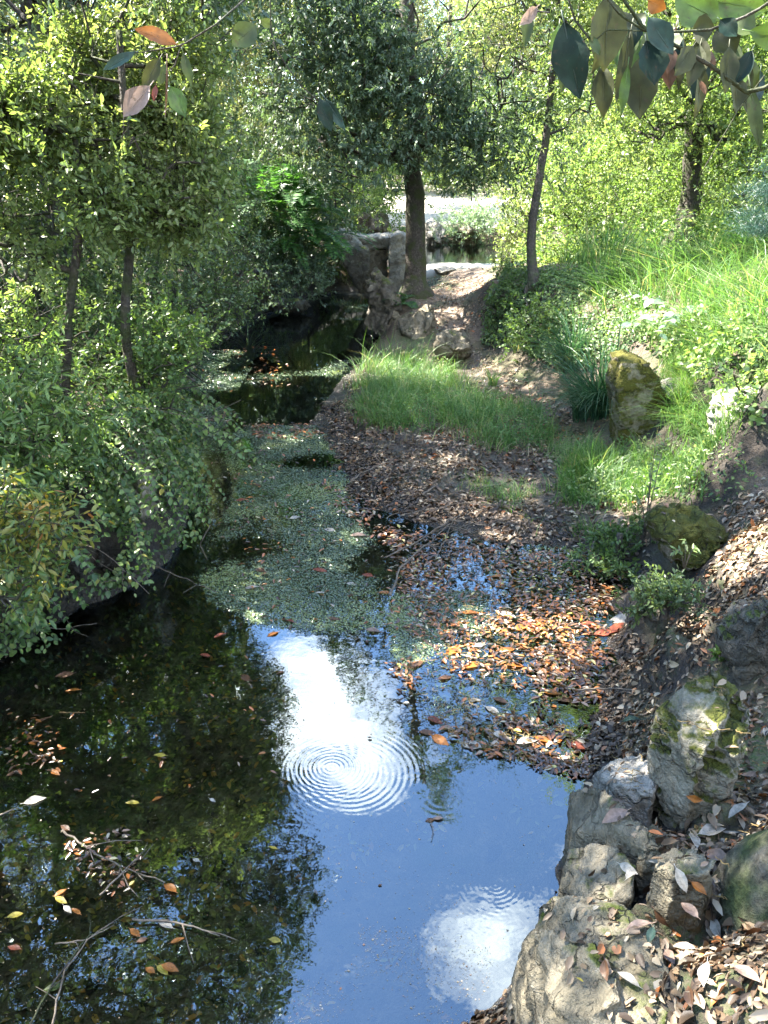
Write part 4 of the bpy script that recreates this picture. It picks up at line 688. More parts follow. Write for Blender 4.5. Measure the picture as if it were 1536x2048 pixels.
shrub('shrub', 'dark leafy bush closing the stream end behind the stone bridge', [((-1.5, 15.9, .75), (.6, .4, .5)), ((-.8, 16.1, .85), (.6, .4, .45)), ((-2.2, 15.6, .9), (.5, .4, .5))], 190, 'shrub', seed=64, L=.055, W=.028, kind=4, per=6, spread=.16)
# conifer at the edge
def pads(name, label, base, pd_, seed):
    rng = np.random.default_rng(seed); root = empty(name, base, label, 'tree'); bk = MB(); cr = MB()
    top = np.array([base[0]+.1, base[1], base[2]+2.2]); V, Fq = tube([base-np.array([0, 0, .1]), base+np.array([0, 0, .8]), top], [.07, .05, .03], 8, rng, .15); bk.add(V, Fq)
    for (px, py, y, r) in pd_:
        c = PD(px, py, y); V, Fq = tube([base+np.array([0, 0, max(.2, c[2]-base[2]-.1)]), c], [.018, .006], 5); bk.add(V, Fq)
        n = 2600; p = c+rng.normal(size=(n, 3))*np.array([r, r, r*.28])*.55; d = norm(rng.normal(size=(n, 3))+np.array([0, 0, .5])+(p-c)*2)
        V, Fq, m = leaves(p, d, rng.normal(size=(n, 3)), .05, .003, 4, 0, 0); cr.add(V, Fq, np.repeat(rng.random(n), m))
    bk.build('trunk', M['bark'], root, True); cr.build('crown', M['pine'], root)
pads('pine_tree', 'dark blue-green young pine at the frame edge above the grass', np.array([3.55, 7.2, g0(3.55, 7.2)]), [(1535, 435, 7.3, .3), (1545, 380, 7.3, .24), (1590, 400, 7.2, .35), (1525, 460, 7.2, .16), (1600, 330, 7.3, .3)], 5)
# fronds
def fronds(name, label, base, n, length, mat, seed, cat, spread=.1, el=(20, 70), pin=26, lw=.16, az=None, group=None, droop=.5):
    rng = np.random.default_rng(seed); base = np.asarray(base, float); root = empty(name, base, label, cat, group); st = MB()
    for i in range(n):
        a = rng.uniform(*(az or (0, 6.28))); e = R(rng.uniform(*el)); L = length*rng.uniform(.65, 1.15); h = np.array([math.cos(a), math.sin(a), 0]); s = np.linspace(0, 1, 9)
        b = base+rng.normal(size=3)*np.array([spread, spread, spread*.4]); p = b+h*(L*np.cos(e)*s)[:, None]+np.array([0, 0, 1.])*(L*(np.sin(e)*s-droop*s*s))[:, None]
        fr = MB(); V, Fq = tube(p, np.linspace(L*.006, L*.002, 9), 4); fr.add(V, Fq, .3)
        t = np.linspace(.12, .98, pin); c = np.stack([np.interp(t, s, p[:, k]) for k in range(3)], -1); T = norm(np.gradient(c, axis=0)); sd = norm(np.cross(T, [0, 0, 1.])); ll = L*lw*np.sin(np.pi*np.clip(t*.85+.15, 0, 1))**.8+.004
        for sg in (1, -1):
            V, Fq, m = leaves(c, norm(sd*sg+T*.35+rng.normal(size=c.shape)*.08+np.array([0, 0, -.15])), np.cross(sd, T)*-1+rng.normal(size=c.shape)*.15, ll, L*.9*.86/pin*1.1, 6 if L > .3 and pin < 20 else 4, .1, .2); fr.add(V, Fq, np.repeat(rng.random(pin), m))
        fr.build('frond', M[mat], root)
    return root
fronds('feathery_shrub', 'big bright feathery-leaved shrub arching over the far bank', PD(560, 400, 11.2), 100, .8, 'fern', 71, 'shrub', .34, (0, 75), 24, .2)
fronds('feathery_shrub', 'lower feathery fronds drooping toward the pale bridge boulder', PD(630, 470, 11.3), 34, .65, 'fern', 72, 'shrub', .18, (-10, 50), 22, .2)
fronds('fern', 'dull green fern hanging over the dark hollow in the bank', P(285, 900, .55)+np.array([0, -.1, 0]), 9, .34, 'fern', 73, 'fern', .05, (-20, 40), 24, .17, (3.6, 6.0), droop=.7)
fronds('fern', 'small fern tucked against the dark leaning rock by the oak', P(790, 610, .5), 14, .5, 'fern', 74, 'fern', .15, (10, 60), 20, .2)
fronds('fern', 'low fern growing on the bank among the trailing vines', P(210, 860, .8), 9, .34, 'fern', 75, 'fern', .06, (0, 60), 22, .18)
# tussocks
def tussock(label, base, n, H, W, seed, mat='sedge', drift=(0, 0, 0), spread=.12, name='sedge_tussock', cat='sedge', group=None, out_=.8):
    rng = np.random.default_rng(seed); base = np.asarray(base, float); a = rng.random(n)*6.28; r = rng.random(n)**.7*spread; b = base+np.stack([np.cos(a)*r, np.sin(a)*r, np.zeros(n)], -1); b[:, 2] = np.minimum(gz(b[:, 0], b[:, 1]), base[2]+.1)
    h = H*rng.uniform(.5, 1.15, n); a2 = a+rng.normal(size=n)*.5; lean = np.stack([np.cos(a2), np.sin(a2), np.zeros(n)], -1)*(h*out_*rng.uniform(.3, 1.2, n))[:, None]+np.array(drift)*h[:, None]; lean[:, 2] -= h*.3*rng.random(n)
    V, Fq, m = blades(b, h, np.full(n, W)*rng.uniform(.6, 1.2, n), lean, rng, 5)
    return tag(mesh(name, V, Fq, M[mat], None, np.repeat(rng.random(n), m), False, base), label, cat, group)
tussock('large dark green sedge tussock arching beside the upright mossy stone', P(1190, 825, .22), 520, .85, .012, 81, drift=(-.35, -.3, 0), spread=.2)
tussock('smaller sedge tussock on the slope above the large one', P(1140, 735, .35), 260, .65, .011, 82, drift=(-.35, -.35, 0), spread=.16)
tussock('sedge clump trailing its long blades into the stream from the far bank', P(440, 640, .35), 260, .6, .012, 83, drift=(.3, -.3, -.35), spread=.2)
tussock('sedge clump with dry blades hanging off the bank below the grey-green shrub', P(375, 668, .35), 230, .6, .012, 84, drift=(.3, -.35, -.35), spread=.25)
tussock('spiky blue-green rosette jutting over the water below the brown rock', P(492, 602, .5), 60, .5, .028, 85, mat='pale_leaf', drift=(.35, -.2, 0), spread=.06, name='yucca', cat='yucca', out_=1.1)
tussock('small tuft of broad grass at the end of the green island', P(985, 765, .1), 40, .32, .012, 86, mat='grass', spread=.05, name='grass_tuft', cat='grass')
tussock('upright tuft of broad grass where the channel meets the path foot', P(1030, 735, .12), 26, .42, .012, 88, mat='grass', spread=.04, name='grass_tuft', cat='grass', out_=.5)
tussock('bright grass clump in the water under the stone bridge', P(700, 602, .02), 420, .34, .012, 87, mat='grass', spread=.36, name='grass_tuft', cat='grass', out_=.4)
tussock('tall iris-like clump standing in front of the dazzling bush', P(1205, 552, 1.05), 160, .7, .02, 89, mat='grass', spread=.3, name='iris_clump', cat='iris', out_=.4)
# grasses (uncountable)
def sample(poly, n, rng, zmin=.01, zmax=9, zhint=.3):
    pts = np.array([P(px, py, zhint)[:2] for px, py in poly]); lo, hi = pts.min(0)-.8, pts.max(0)+.8; out_ = []; tot = 0
    while tot < n:
        x = rng.uniform(lo[0], hi[0], 20000); y = rng.uniform(lo[1], hi[1], 20000); z = gz(x, y); px, py = proj(np.stack([x, y, z], -1)); k = inpoly(px+rng.normal(size=len(x))*13, py+rng.normal(size=len(x))*9, poly) & (z > zmin) & (z < zmax); q_ = np.stack([x, y, z], -1)[k]; out_.append(q_); tot += len(q_)
        if len(out_) > 60: break
    return np.concatenate(out_)[:n]
def grass(name, label, poly, n, H, W, seed, lean=(0, 0, 0), zhint=.3, nf=2.5, thr=.35, mat='grass'):
    rng = np.random.default_rng(seed); b = sample(poly, int(n*1.6), rng, zhint=zhint); den = fbm(b*nf, 3, seed); b = b[(den > thr)][:n]; m_ = len(b); h = H*(.25+rng.random(m_)**1.6*1.15)*(.3+1.5*fbm(b*2.6, 3, seed+4))
    fld = np.stack([fbm(b*6+9, 2, seed+1)-.5, fbm(b*6+31, 2, seed+2)-.5, np.zeros(m_)], -1)*3.2; ln = (rng.normal(size=(m_, 3))*np.array([.45, .45, .05])+fld+np.array(lean))*h[:, None]; V, Fq, m = blades(b, h, W*rng.uniform(.6, 1.3, m_), ln, rng, 3)
    v = np.clip(rng.random(m_)*.8+.4*(fbm(b*4, 2, seed+8)-.3), 0, 1); return tag(mesh(name, V, Fq, M[mat], None, np.repeat(v, m)), label, None, None, 'stuff')
grass('grass', 'soft green grass covering the low island in the stream bed', [(700, 800), (722, 735), (800, 712), (890, 735), (950, 800), (1050, 815), (1105, 860), (1085, 905), (1000, 900), (930, 872), (830, 868), (725, 850)], 9000, .17, .006, 91, zhint=.1, thr=.47)
grass('tall_grass', 'scattered taller seeding grass blades over the low island', [(700, 800), (722, 735), (800, 712), (890, 735), (950, 800), (1050, 815), (1105, 860), (1085, 905), (1000, 900), (930, 872), (830, 868), (725, 850)], 1100, .36, .007, 98, zhint=.1, thr=.42)
grass('tall_grass', 'tall drooping sunlit grass on the bank slope', [(1190, 640), (1180, 570), (1330, 540), (1536, 490), (1750, 500), (1750, 800), (1536, 760), (1440, 720), (1360, 730), (1290, 690)], 7000, .5, .010, 92, lean=(-.55, -.4, -.1), zhint=1.1, thr=.44)
grass('grass', 'bright grass and weeds glaring in the sun below the slope', [(1120, 1010), (1140, 925), (1190, 900), (1250, 925), (1350, 915), (1480, 870), (1530, 960), (1450, 1000), (1330, 995), (1230, 1010)], 5500, .19, .007, 93, zhint=.25, thr=.42)
grass('grass', 'thin grass and moss fringe along the top of the earth slope', [(1100, 565), (1250, 545), (1400, 510), (1560, 480), (1560, 520), (1300, 570), (1130, 590)], 6000, .2, .006, 94, zhint=1.1, thr=.4)
grass('grass', 'sunlit meadow grass under the trees beyond the slope', [(1100, 545), (1150, 500), (1300, 490), (1330, 460), (1600, 440), (1600, 500), (1300, 545)], 9000, .45, .012, 95, zhint=1.2, thr=.25)
grass('dry_grass', 'dry grass hanging over the bank behind the upright mossy stone', [(1340, 720), (1440, 715), (1480, 800), (1440, 900), (1360, 880), (1330, 800)], 4500, .3, .005, 96, lean=(-.3, -.4, -.1), zhint=.6, thr=.3)
grass('grass', 'sparse grass sprouting from the mud shore', [(690, 880), (900, 880), (1100, 900), (1150, 1000), (900, 960), (1100, 1050), (1200, 1100), (1290, 1050), (1250, 1000), (1120, 880)], 2600, .12, .004, 97, zhint=.08, thr=.5)
# ground ivy and undergrowth leaves (uncountable)
def cover(name, label, pts, n, hmax, L, W, mat, seed, kind=6, thr=.3, nf=2.2, zoff=.0):
    rng = np.random.default_rng(seed); x0, x1, y0, y1 = pts[:4]; x = rng.uniform(x0, x1, n*3); y = rng.uniform(y0, y1, n*3); z = gz(x, y); q_ = np.stack([x, y, z], -1); k = z > .06
    if callable(pts[4]): k &= pts[4](q_)
    k &= fbm(q_*nf, 3, seed) > thr; q_ = q_[k][:n]; nn = gn(q_[:, 0], q_[:, 1]); hh = hmax*(rng.random(len(q_))**1.3)*(.25+1.3*fbm(q_*1.9, 2, seed+3)); c = q_+nn*hh[:, None]
    kk = keep(c, rng, False); c, nn = c[kk], nn[kk]; d = norm(np.cross(nn, rng.normal(size=c.shape))+np.array([.25, -.15, -.15])); s = rng.uniform(.6, 1.25, len(c)); V, Fq, m = leaves(c, d, nn+rng.normal(size=c.shape)*.4, L*s, W*s, kind, .2, .2)
    return tag(mesh(name, V, Fq, M[mat], None, np.repeat(np.clip(rng.random(len(c))*.7+.6*(fbm(c*5, 2, seed)-.25), 0, 1), m)), label, None, None, 'stuff')
LWx = lambda y: np.interp(y, LW[np.argsort(LW[:, 1])][:, 1], LW[np.argsort(LW[:, 1])][:, 0])
hollow = lambda q_: ~(inpoly(*proj(q_), [(60, 960), (190, 930), (210, 1000), (240, 1180), (120, 1180), (60, 1050)]))
cover('undergrowth', 'dense small-leaved undergrowth carpeting the shaded stream bank', (-4.2, -.7, 2.2, 8.5, lambda q_: hollow(q_) & (q_[:, 0] < LWx(q_[:, 1])+.05)), 30000, .30, .034, .022, 'vine', 101, thr=.33)
cover('undergrowth', 'thick green undergrowth on the far end of the stream bank', (-6.5, -.2, 8.5, 15, lambda q_: q_[:, 0] < LWx(q_[:, 1])+.1), 26000, .35, .055, .034, 'shrub', 102, kind=4, thr=.3)
cover('ground_ivy', 'ivy and small weeds patching the shaded earth slope', (1.1, 3.4, 6.5, 11.5, lambda q_: inpoly(*proj(q_), [(975, 580), (1010, 548), (1250, 545), (1330, 620), (1290, 700), (1230, 740), (1110, 740), (1040, 700), (960, 690)])), 15000, .16, .04, .028, 'vine', 103, thr=.38)
cover('undergrowth', 'sunlit leafy undergrowth behind the slope', (1.8, 9, 10.5, 17, lambda q_: q_[:, 2] > .85), 16000, .45, .07, .04, 'bright', 104, kind=4, thr=.4)
cover('weeds', 'broad leafy weeds on the sunlit end of the slope', (2.2, 4.6, 4.2, 8, lambda q_: inpoly(*proj(q_), [(1380, 640), (1560, 640), (1600, 900), (1480, 850), (1400, 760), (1300, 700), (1240, 640)])), 4600, .25, .05, .036, 'bright', 105, thr=.42)
cover('weeds', 'sunlit broad-leaved weeds and seedlings at the foot of the slope', (1.2, 3.6, 4.2, 7, lambda q_: inpoly(*proj(q_), [(1130, 1010), (1150, 920), (1250, 890), (1350, 890), (1480, 870), (1530, 960), (1450, 1010), (1330, 1000), (1230, 1030)])), 5200, .16, .03, .017, 'bright', 108, thr=.36)
cover('weeds', 'fine leafy weeds mixed in the island grass', (-.4, 2.2, 6.4, 9.5, lambda q_: inpoly(*proj(q_), [(700, 800), (722, 735), (800, 712), (890, 735), (950, 800), (1050, 815), (1105, 860), (1085, 905), (1000, 900), (930, 872), (830, 868), (725, 850)])), 16000, .17, .026, .010, 'grass', 106, kind=4, thr=.3)
grass('dry_grass', 'dry straw blades lying around the green island', [(670, 830), (720, 720), (950, 720), (1130, 860), (1110, 930), (900, 900), (760, 900)], 1500, .14, .005, 99, lean=(.3, -.3, -.2), zhint=.1, thr=.3, mat='straw')
# trailing vines over the water: thing > stem, leaf pairs
def wallcover(name, label, y0, y1, n, L, seed, thr):
    rng = np.random.default_rng(seed); y = rng.uniform(y0, y1, n*3); x = LWx(y); z = rng.uniform(.02, 1.0, len(y))**.8; c = np.stack([x-.30*z+.02+rng.random(len(y))**2*.22, y-.05+rng.normal(size=len(y))*.03, z], -1); dn = fbm(c*2.6, 3, seed)+.16*(z-.5)
    px, py = proj(c); k = (dn > thr) & ~inpoly(px, py, [(110, 980), (180, 960), (195, 1030), (170, 1100), (120, 1090)]); c = c[k][:n]; m_ = len(c); s = rng.uniform(.6, 1.25, m_); d = norm(rng.normal(size=(m_, 3))*.8+np.array([.5, -.5, -.5])); V, Fq, m = leaves(c, d, np.array([.5, -.5, .7])+rng.normal(size=(m_, 3))*.4, L*s, L*.7*s, 6, .2, .2)
    tag(mesh(name, V, Fq, M['vine'], None, np.repeat(rng.random(m_), m)), label, None, None, 'stuff')
cover('undergrowth', 'dark leaves hanging on the far bank below the feathery shrub', (-2.2, .0, 9.5, 14.5, lambda q_: q_[:, 0] < LWx(q_[:, 1])+.12), 9000, .3, .05, .03, 'oak', 109, kind=4, thr=.3)
wallcover('ground_ivy', 'small-leaved creeper hanging down the steep face of the near bank', 2.6, 8, 24000, .034, 111, .45)
rv = np.random.default_rng(7); srt = LW[np.argsort(LW[:, 1])]
def vine(p, label, group, leafL=.034, mat='vine', step=.035):
    root = empty('trailing_vine', p[0], label, 'vine', group); d = np.r_[0, np.cumsum(np.linalg.norm(np.diff(p, axis=0), axis=1))]; s = np.arange(.05, d[-1], step); c = np.stack([np.interp(s, d, p[:, k]) for k in range(3)], -1)
    V, Fq = tube(p, np.linspace(.003, .0012, len(p)), 4); st = MB().add(V, Fq); st.build('stem', M['twig'], root); T = norm(np.gradient(c, axis=0)); lf = MB()
    for sg in (1, -1):
        sd = norm(np.cross(T, [0, 0, 1.]))*sg; n_ = len(c); sz = rv.uniform(.6, 1.2, n_)
        V, Fq, m = leaves(c, norm(sd+T*.4+rv.normal(size=c.shape)*.3+np.array([0, 0, -.1])), np.array([0, -.3, 1.])+rv.normal(size=c.shape)*.3, leafL*sz, leafL*.72*sz, 8, .15, .2); lf.add(V, Fq, np.repeat(rv.random(n_), m))
    lf.build('foliage', M[mat], root)
for i in range(110):
    y = rv.uniform(2.5, 6.6)+.3*(i % 2); e = np.array([LWx(y), y]); j = np.argmin(np.abs(srt[:, 1]-y)); a = e+np.array([-.4, .1])*rv.uniform(.6, 1.2); L = rv.uniform(.35, .95)*(1 if y > 3.4 else .6)
    z0 = g0(*a)+.08; s = np.linspace(0, 1, 9)[:, None]; h = np.array([1, -.42])+rv.normal(size=2)*.25; h /= np.linalg.norm(h)
    xy = a+(h*L)*s; zz_ = z0+.14*np.sin(s[:, 0]*2.2)-(z0-.0)*(s[:, 0]**2)*rv.uniform(.35, .92); zz_ = np.maximum(zz_, .015+.02*rv.random()); g_ = gz(xy[:, 0], xy[:, 1])+.02
    vine(np.c_[xy+rv.normal(size=xy.shape)*.012, np.maximum(zz_, g_)], 'long trailing vine with paired round leaves arching from the bank toward the water', 'vines trailing over the stream from the bank')
# round grey-green leaves on the slope, seedlings with thin stems
def sprayplant(name, label, base, tips, leafL, mat, seed, cat='plant', k=9, kind=8):
    rng = np.random.default_rng(seed); root = empty(name, base, label, cat)
    for tp in tips:
        s = np.linspace(0, 1, 8)[:, None]; p = np.asarray(base)*(1-s)+np.asarray(tp)*s+np.array([0, 0, 1.])*np.sin(s*math.pi)*.06; V, Fq = tube(p, np.linspace(.004, .0015, 8), 4); MB().add(V, Fq).build('stem', M['twig'], root)
        t = np.linspace(.3, 1, k); c = np.stack([np.interp(t, s[:, 0], p[:, q_]) for q_ in range(3)], -1); T = norm(np.gradient(c, axis=0)); sd = norm(np.cross(T, [0, 0, 1.]))*np.where(np.arange(k) % 2, 1, -1)[:, None]; sz = rng.uniform(.7, 1.2, k)
        V, Fq, m = leaves(c, norm(sd+T*.5+rng.normal(size=c.shape)*.3), np.array([0, -.25, 1.])+rng.normal(size=c.shape)*.25, leafL*sz, leafL*(.85 if kind == 8 else .35)*sz, kind, .15, .2); MB().add(V, Fq, np.repeat(rng.random(k), m)).build('leaves', M[mat], root)
sprayplant('broadleaf_plant', 'vine with pale grey-green round leaves sprawling on the grassy slope', P(1360, 640, .95), [P(1262, 590, 1.08), P(1300, 600, 1.1), P(1400, 622, 1.1), P(1340, 640, 1.05), P(1250, 655, .95), P(1320, 670, .95)], .085, 'pale_leaf', 5)
bs = P(1290, 1065, .2)
sprayplant('seedling', 'two thin upright stems with sparse leaves beside the moss-capped boulder', bs, [PD(1312, 870, bs[1]+.05), PD(1302, 930, bs[1]), PD(1330, 880, bs[1]+.1), PD(1275, 1000, bs[1])], .045, 'shrub', 6, k=10, kind=6)
bs = P(1368, 1140, .38)
sprayplant('seedling', 'small feathery green seedling in front of the moss-capped boulder', bs, [PD(1368, 1080, bs[1]), PD(1345, 1105, bs[1]), PD(1395, 1100, bs[1])], .04, 'bright', 8, k=14, kind=6)
for k, (px, py) in enumerate([(1191, 935), (1206, 930), (1260, 900), (1245, 915), (1230, 950)]):
    q_ = P(px, py+50, .15); tp = PD(px, py, q_[1]); rng = np.random.default_rng(k); root = empty('grass_flower', q_, 'pale feathery grass flower head rising from the bright grass', 'flower', 'pale flower heads in the bright grass')
    V, Fq = tube([q_, tp], [.0025, .0015], 4); MB().add(V, Fq).build('stem', M['twig'], root); n_ = 50; t = rng.random(n_); c = tp-np.array([0, 0, .11])*t[:, None]; V, Fq, m = leaves(c, rng.normal(size=(n_, 3))+np.array([0, 0, 1.]), rng.normal(size=(n_, 3)), .022*(.4+t), .007, 4); MB().add(V, Fq, .9).build('flower_head', M['pale_leaf'], root)
# ---------------------------------------------------------------- litter, floating leaves, duckweed
rk = MB()
for co, Fq in ROCKS: rk.add(co, Fq)
RV = np.concatenate(rk.V); bvh = BVHTree.FromPolygons([tuple(v) for v in RV.tolist()], [tuple(f) for fs in rk.F.values() for f in np.concatenate(fs).tolist()])
def drop(x, y):
    z = gz(x, y); n = gn(x, y)
    for i in range(len(x)):
        h = bvh.ray_cast(Vector((x[i], y[i], 3.0)), Vector((0, 0, -1)))
        if h[0] is not None and h[0].z > z[i]: z[i] = h[0].z; n[i] = h[1] if h[1].z > 0 else -h[1]
    return z, n
def lay(c, nn, L, W, rng, kind=6, tilt=.3, bend=None, lift=.004):
    n = len(c); d = norm(np.cross(nn, rng.normal(size=(n, 3)))+nn*rng.normal(size=(n, 1))*tilt*.5); up = norm(nn+rng.normal(size=(n, 3))*tilt); fl = np.where(rng.random(n) < .5, 1, -1)
    return leaves(c+nn*lift, d, up, L, W, kind, .35 if bend is None else bend, .25)
LIT = [([(1140, 1640), (1180, 1540), (1260, 1480), (1290, 1400), (1400, 1360), (1700, 1330), (1700, 2150), (1000, 2150), (1060, 2000), (1120, 1850)], 1.0), ([(1240, 1260), (1420, 1230), (1600, 1180), (1700, 1400), (1330, 1500), (1180, 1560), (1120, 1500), (1180, 1400), (1240, 1330)], 1.0),
       ([(1440, 1130), (1400, 1040), (1460, 1000), (1700, 960), (1700, 1330), (1440, 1250)], .9), ([(1280, 1150), (1440, 1130), (1440, 1250), (1290, 1200)], .5), ([(620, 830), (690, 780), (720, 720), (760, 700), (960, 720), (1100, 770), (1230, 850), (1140, 900), (1120, 1000), (1300, 1010), (1300, 1100), (1180, 1120), (1000, 1090), (850, 1070), (700, 1010), (690, 920)], .75),
       ([(850, 560), (990, 545), (960, 700), (1000, 730), (860, 730)], .8), ([(780, 1960), (900, 2030), (1000, 1930), (1060, 2100), (760, 2100)], 1.0)]
def litter(n, seed, x0, x1, y0, y1, L, name, label, mat='litter', zmin=.0, kind=6):
    rng = np.random.default_rng(seed); x = rng.uniform(x0, x1, n); y = rng.uniform(y0, y1, n); z = gz(x, y); px, py = proj(np.stack([x, y, z], -1)); pr_ = np.full(n, .0)
    for poly, d in LIT: pr_ = np.where(inpoly(px+rng.normal(size=n)*12, py+rng.normal(size=n)*9, poly), d, pr_)
    dn = fbm(p2(x*3.2, y*3.2), 3, 4); k = (rng.random(n) < pr_*np.clip((dn-.22)*2.6, .15, 1)) & (z > zmin); x, y = x[k], y[k]; z, nn = drop(x, y); onrock = z > gz(x, y)+.01; steep = (nn[:, 2] > .36) & ~(onrock & ((nn[:, 2] < .8) | (rng.random(len(x)) > .3))); x, y, z, nn = x[steep], y[steep], z[steep], nn[steep]
    c = np.stack([x, y, z+rng.random(len(x))*.012], -1); s = rng.uniform(.45, 1.1, len(c))*np.where(rng.random(len(c)) < .12, 1.35, 1); v = rng.random(len(c)); wet = z < .07; v = np.where(wet, np.where(rng.random(len(c)) < .62, v*.35, v), v)
    sel = rng.random(len(c)) < (.22 if kind == 6 else 0); mb_ = MB()
    for kd, ss, wd in ((kind, ~sel, .44), (8, sel, .6)):
        if ss.any(): V, Fq, m = lay(c[ss], nn[ss], L*s[ss]*(.85 if kd == 8 else 1), L*wd*(s*rng.uniform(.7, 1.3, len(c)))[ss], rng, kd, .42 if kd == 8 else .3); mb_.add(V, Fq, np.repeat(v[ss], m))
    return tag(mb_.build(name, M[mat]), label, None, None, 'stuff')
litter(62000, 11, .2, 3.0, .9, 3.6, .038, 'leaf_litter', 'dry grey and brown oak leaves carpeting the near bank')
litter(80000, 12, -.9, 4.0, 3.6, 8.2, .046, 'leaf_litter', 'dry leaves scattered over the mud shore and channel')
litter(30000, 13, -.4, 3.2, 8.2, 15.5, .05, 'leaf_litter', 'pale fallen leaves scattered over the path', kind=4)
def on_water(poly, n, rng, z=.003, nf=3.0, thr=.45, pw=1.0):
    pts = np.array([P(a, b)[:2] for a, b in poly]); lo, hi = pts.min(0), pts.max(0); x = rng.uniform(lo[0], hi[0], n*6); y = rng.uniform(lo[1], hi[1], n*6); px, py = proj(p2(x, y)); f = fbm(p2(x*nf, y*nf), 4, int(rng.integers(90)))
    k = inpoly(px+rng.normal(size=len(x))*6, py+rng.normal(size=len(x))*5, poly) & (f+rng.normal(size=len(x))*.05 > thr) & (gz(x, y) < .012); return p2(x[k], y[k], z)[:n]
def catkins(mb, c, rng, L=.06, nn=None):
    n = len(c); a = rng.random(n)*6.28; p = c.copy(); tw = rng.normal(size=n)*.5
    for s in range(6):
        a2 = a+tw*s+rng.normal(size=n)*.55; q_ = p+np.stack([np.cos(a2), np.sin(a2), rng.normal(size=n)*.12], -1)*(L/6)*rng.uniform(.6, 1.3, (n, 1)); V, Fq = frusta(p, q_, np.full(n, .0017), np.full(n, .0014), 4); mb.add(V, Fq, np.repeat(rng.random(n), 8)); p = q_
rw = np.random.default_rng(21)
FL = [(800, 1130), (900, 1085), (1100, 1110), (1235, 1160), (1290, 1250), (1240, 1330), (1245, 1400), (1190, 1500), (1160, 1545), (1080, 1530), (960, 1500), (860, 1450), (800, 1390), (770, 1300), (790, 1200)]
mb = MB()
for poly, n, thr, L in [([(780, 1060), (1000, 1085), (1250, 1110), (1270, 1230), (1000, 1210), (800, 1190)], 1500, .34, .038), ([(1060, 1300), (1200, 1280), (1190, 1420), (1150, 1500), (1080, 1480)], 600, .36, .04), (FL, 1700, .48, .034), ([(830, 1190), (1000, 1200), (1280, 1230), (1240, 1340), (1000, 1360), (900, 1300)], 550, .5, .036), ([(900, 1440), (1010, 1430), (1170, 1480), (1180, 1560), (1050, 1520), (930, 1500)], 520, .42, .036), ([(480, 850), (620, 845), (640, 870), (520, 880)], 260, .4, .05),
                       ([(430, 900), (660, 900), (800, 1150), (800, 1300), (500, 1250), (430, 1150)], 260, .47, .04), ([(640, 960), (720, 1000), (850, 1060), (800, 1100), (680, 1030)], 320, .42, .045), ([(0, 1420), (110, 1450), (120, 1540), (40, 1560), (-20, 1540)], 90, .4, .03), ([(380, 680), (560, 700), (600, 790), (420, 780)], 130, .48, .05), ([(370, 830), (460, 820), (470, 850), (400, 850)], 90, .4, .05), ([(0, 1320), (500, 1300), (560, 1600), (0, 1600)], 60, .48, .03), ([(130, 1690), (250, 1660), (300, 1740), (230, 1790), (150, 1740)], 120, .38, .028), ([(1050, 1100), (1200, 1100), (1240, 1200), (1150, 1250), (1000, 1180)], 300, .5, .04)]:
    c = on_water(poly, n, rw, .004, 4.0, thr); s = rw.uniform(.5, 1.2, len(c)); c[:, 2] += rw.random(len(c))*.01; V, Fq, m = lay(c, np.tile([0, 0, 1.], (len(c), 1)), L*s, L*.46*s, rw, 6, .13, .2); mb.add(V, Fq, np.repeat(rw.random(len(c)), m))
tag(mb.build('fallen_leaves', M['wet_leaf']), 'orange and brown wet leaves drifted together on the water surface', None, None, 'stuff')
mb = MB(); catkins(mb, on_water(FL, 420, rw, .008, 4.0, .44), rw, .062); catkins(mb, on_water([(900, 1400), (1170, 1460), (1180, 1560), (1050, 1530), (830, 1450)], 130, rw, .01, 4, .36), rw, .06)
x = rw.uniform(.8, 2.2, 900); y = rw.uniform(1.0, 3.0, 900); px, py = proj(np.stack([x, y, gz(x, y)], -1)); k = inpoly(px, py, LIT[0][0]) & (fbm(p2(x*3, y*3), 3, 8) > .46); z, nn = drop(x[k], y[k]); catkins(mb, np.stack([x[k], y[k], z+.012], -1), rw, .05)
tag(mb.build('catkin_litter', M['catkin']), 'yellow-brown curled oak catkins strewn over water and bank', None, None, 'stuff')
# sunken leaves and algae on the bed
rng = np.random.default_rng(31); n = 15000; x = rng.uniform(-2.4, 1.0, n); y = rng.uniform(.8, 4.6, n); z = gz(x, y); k = (z < -.06) & (fbm(p2(x*2.2, y*2.2), 3, 6)+rng.normal(size=n)*.05 > .44); x, y, z = x[k], y[k], z[k]
c = np.stack([x, y, z+.004], -1); s = rng.uniform(.5, 1.2, len(c)); V, Fq, m = lay(c, gn(x, y), .042*s, .02*s, rng, 6, .2)
tag(mesh('sunken_leaves', V, Fq, M['sunk_leaf'], None, np.repeat(rng.random(len(c))**1.3, m)), 'dull brown and yellow leaves lying on the stream bed', None, None, 'stuff')
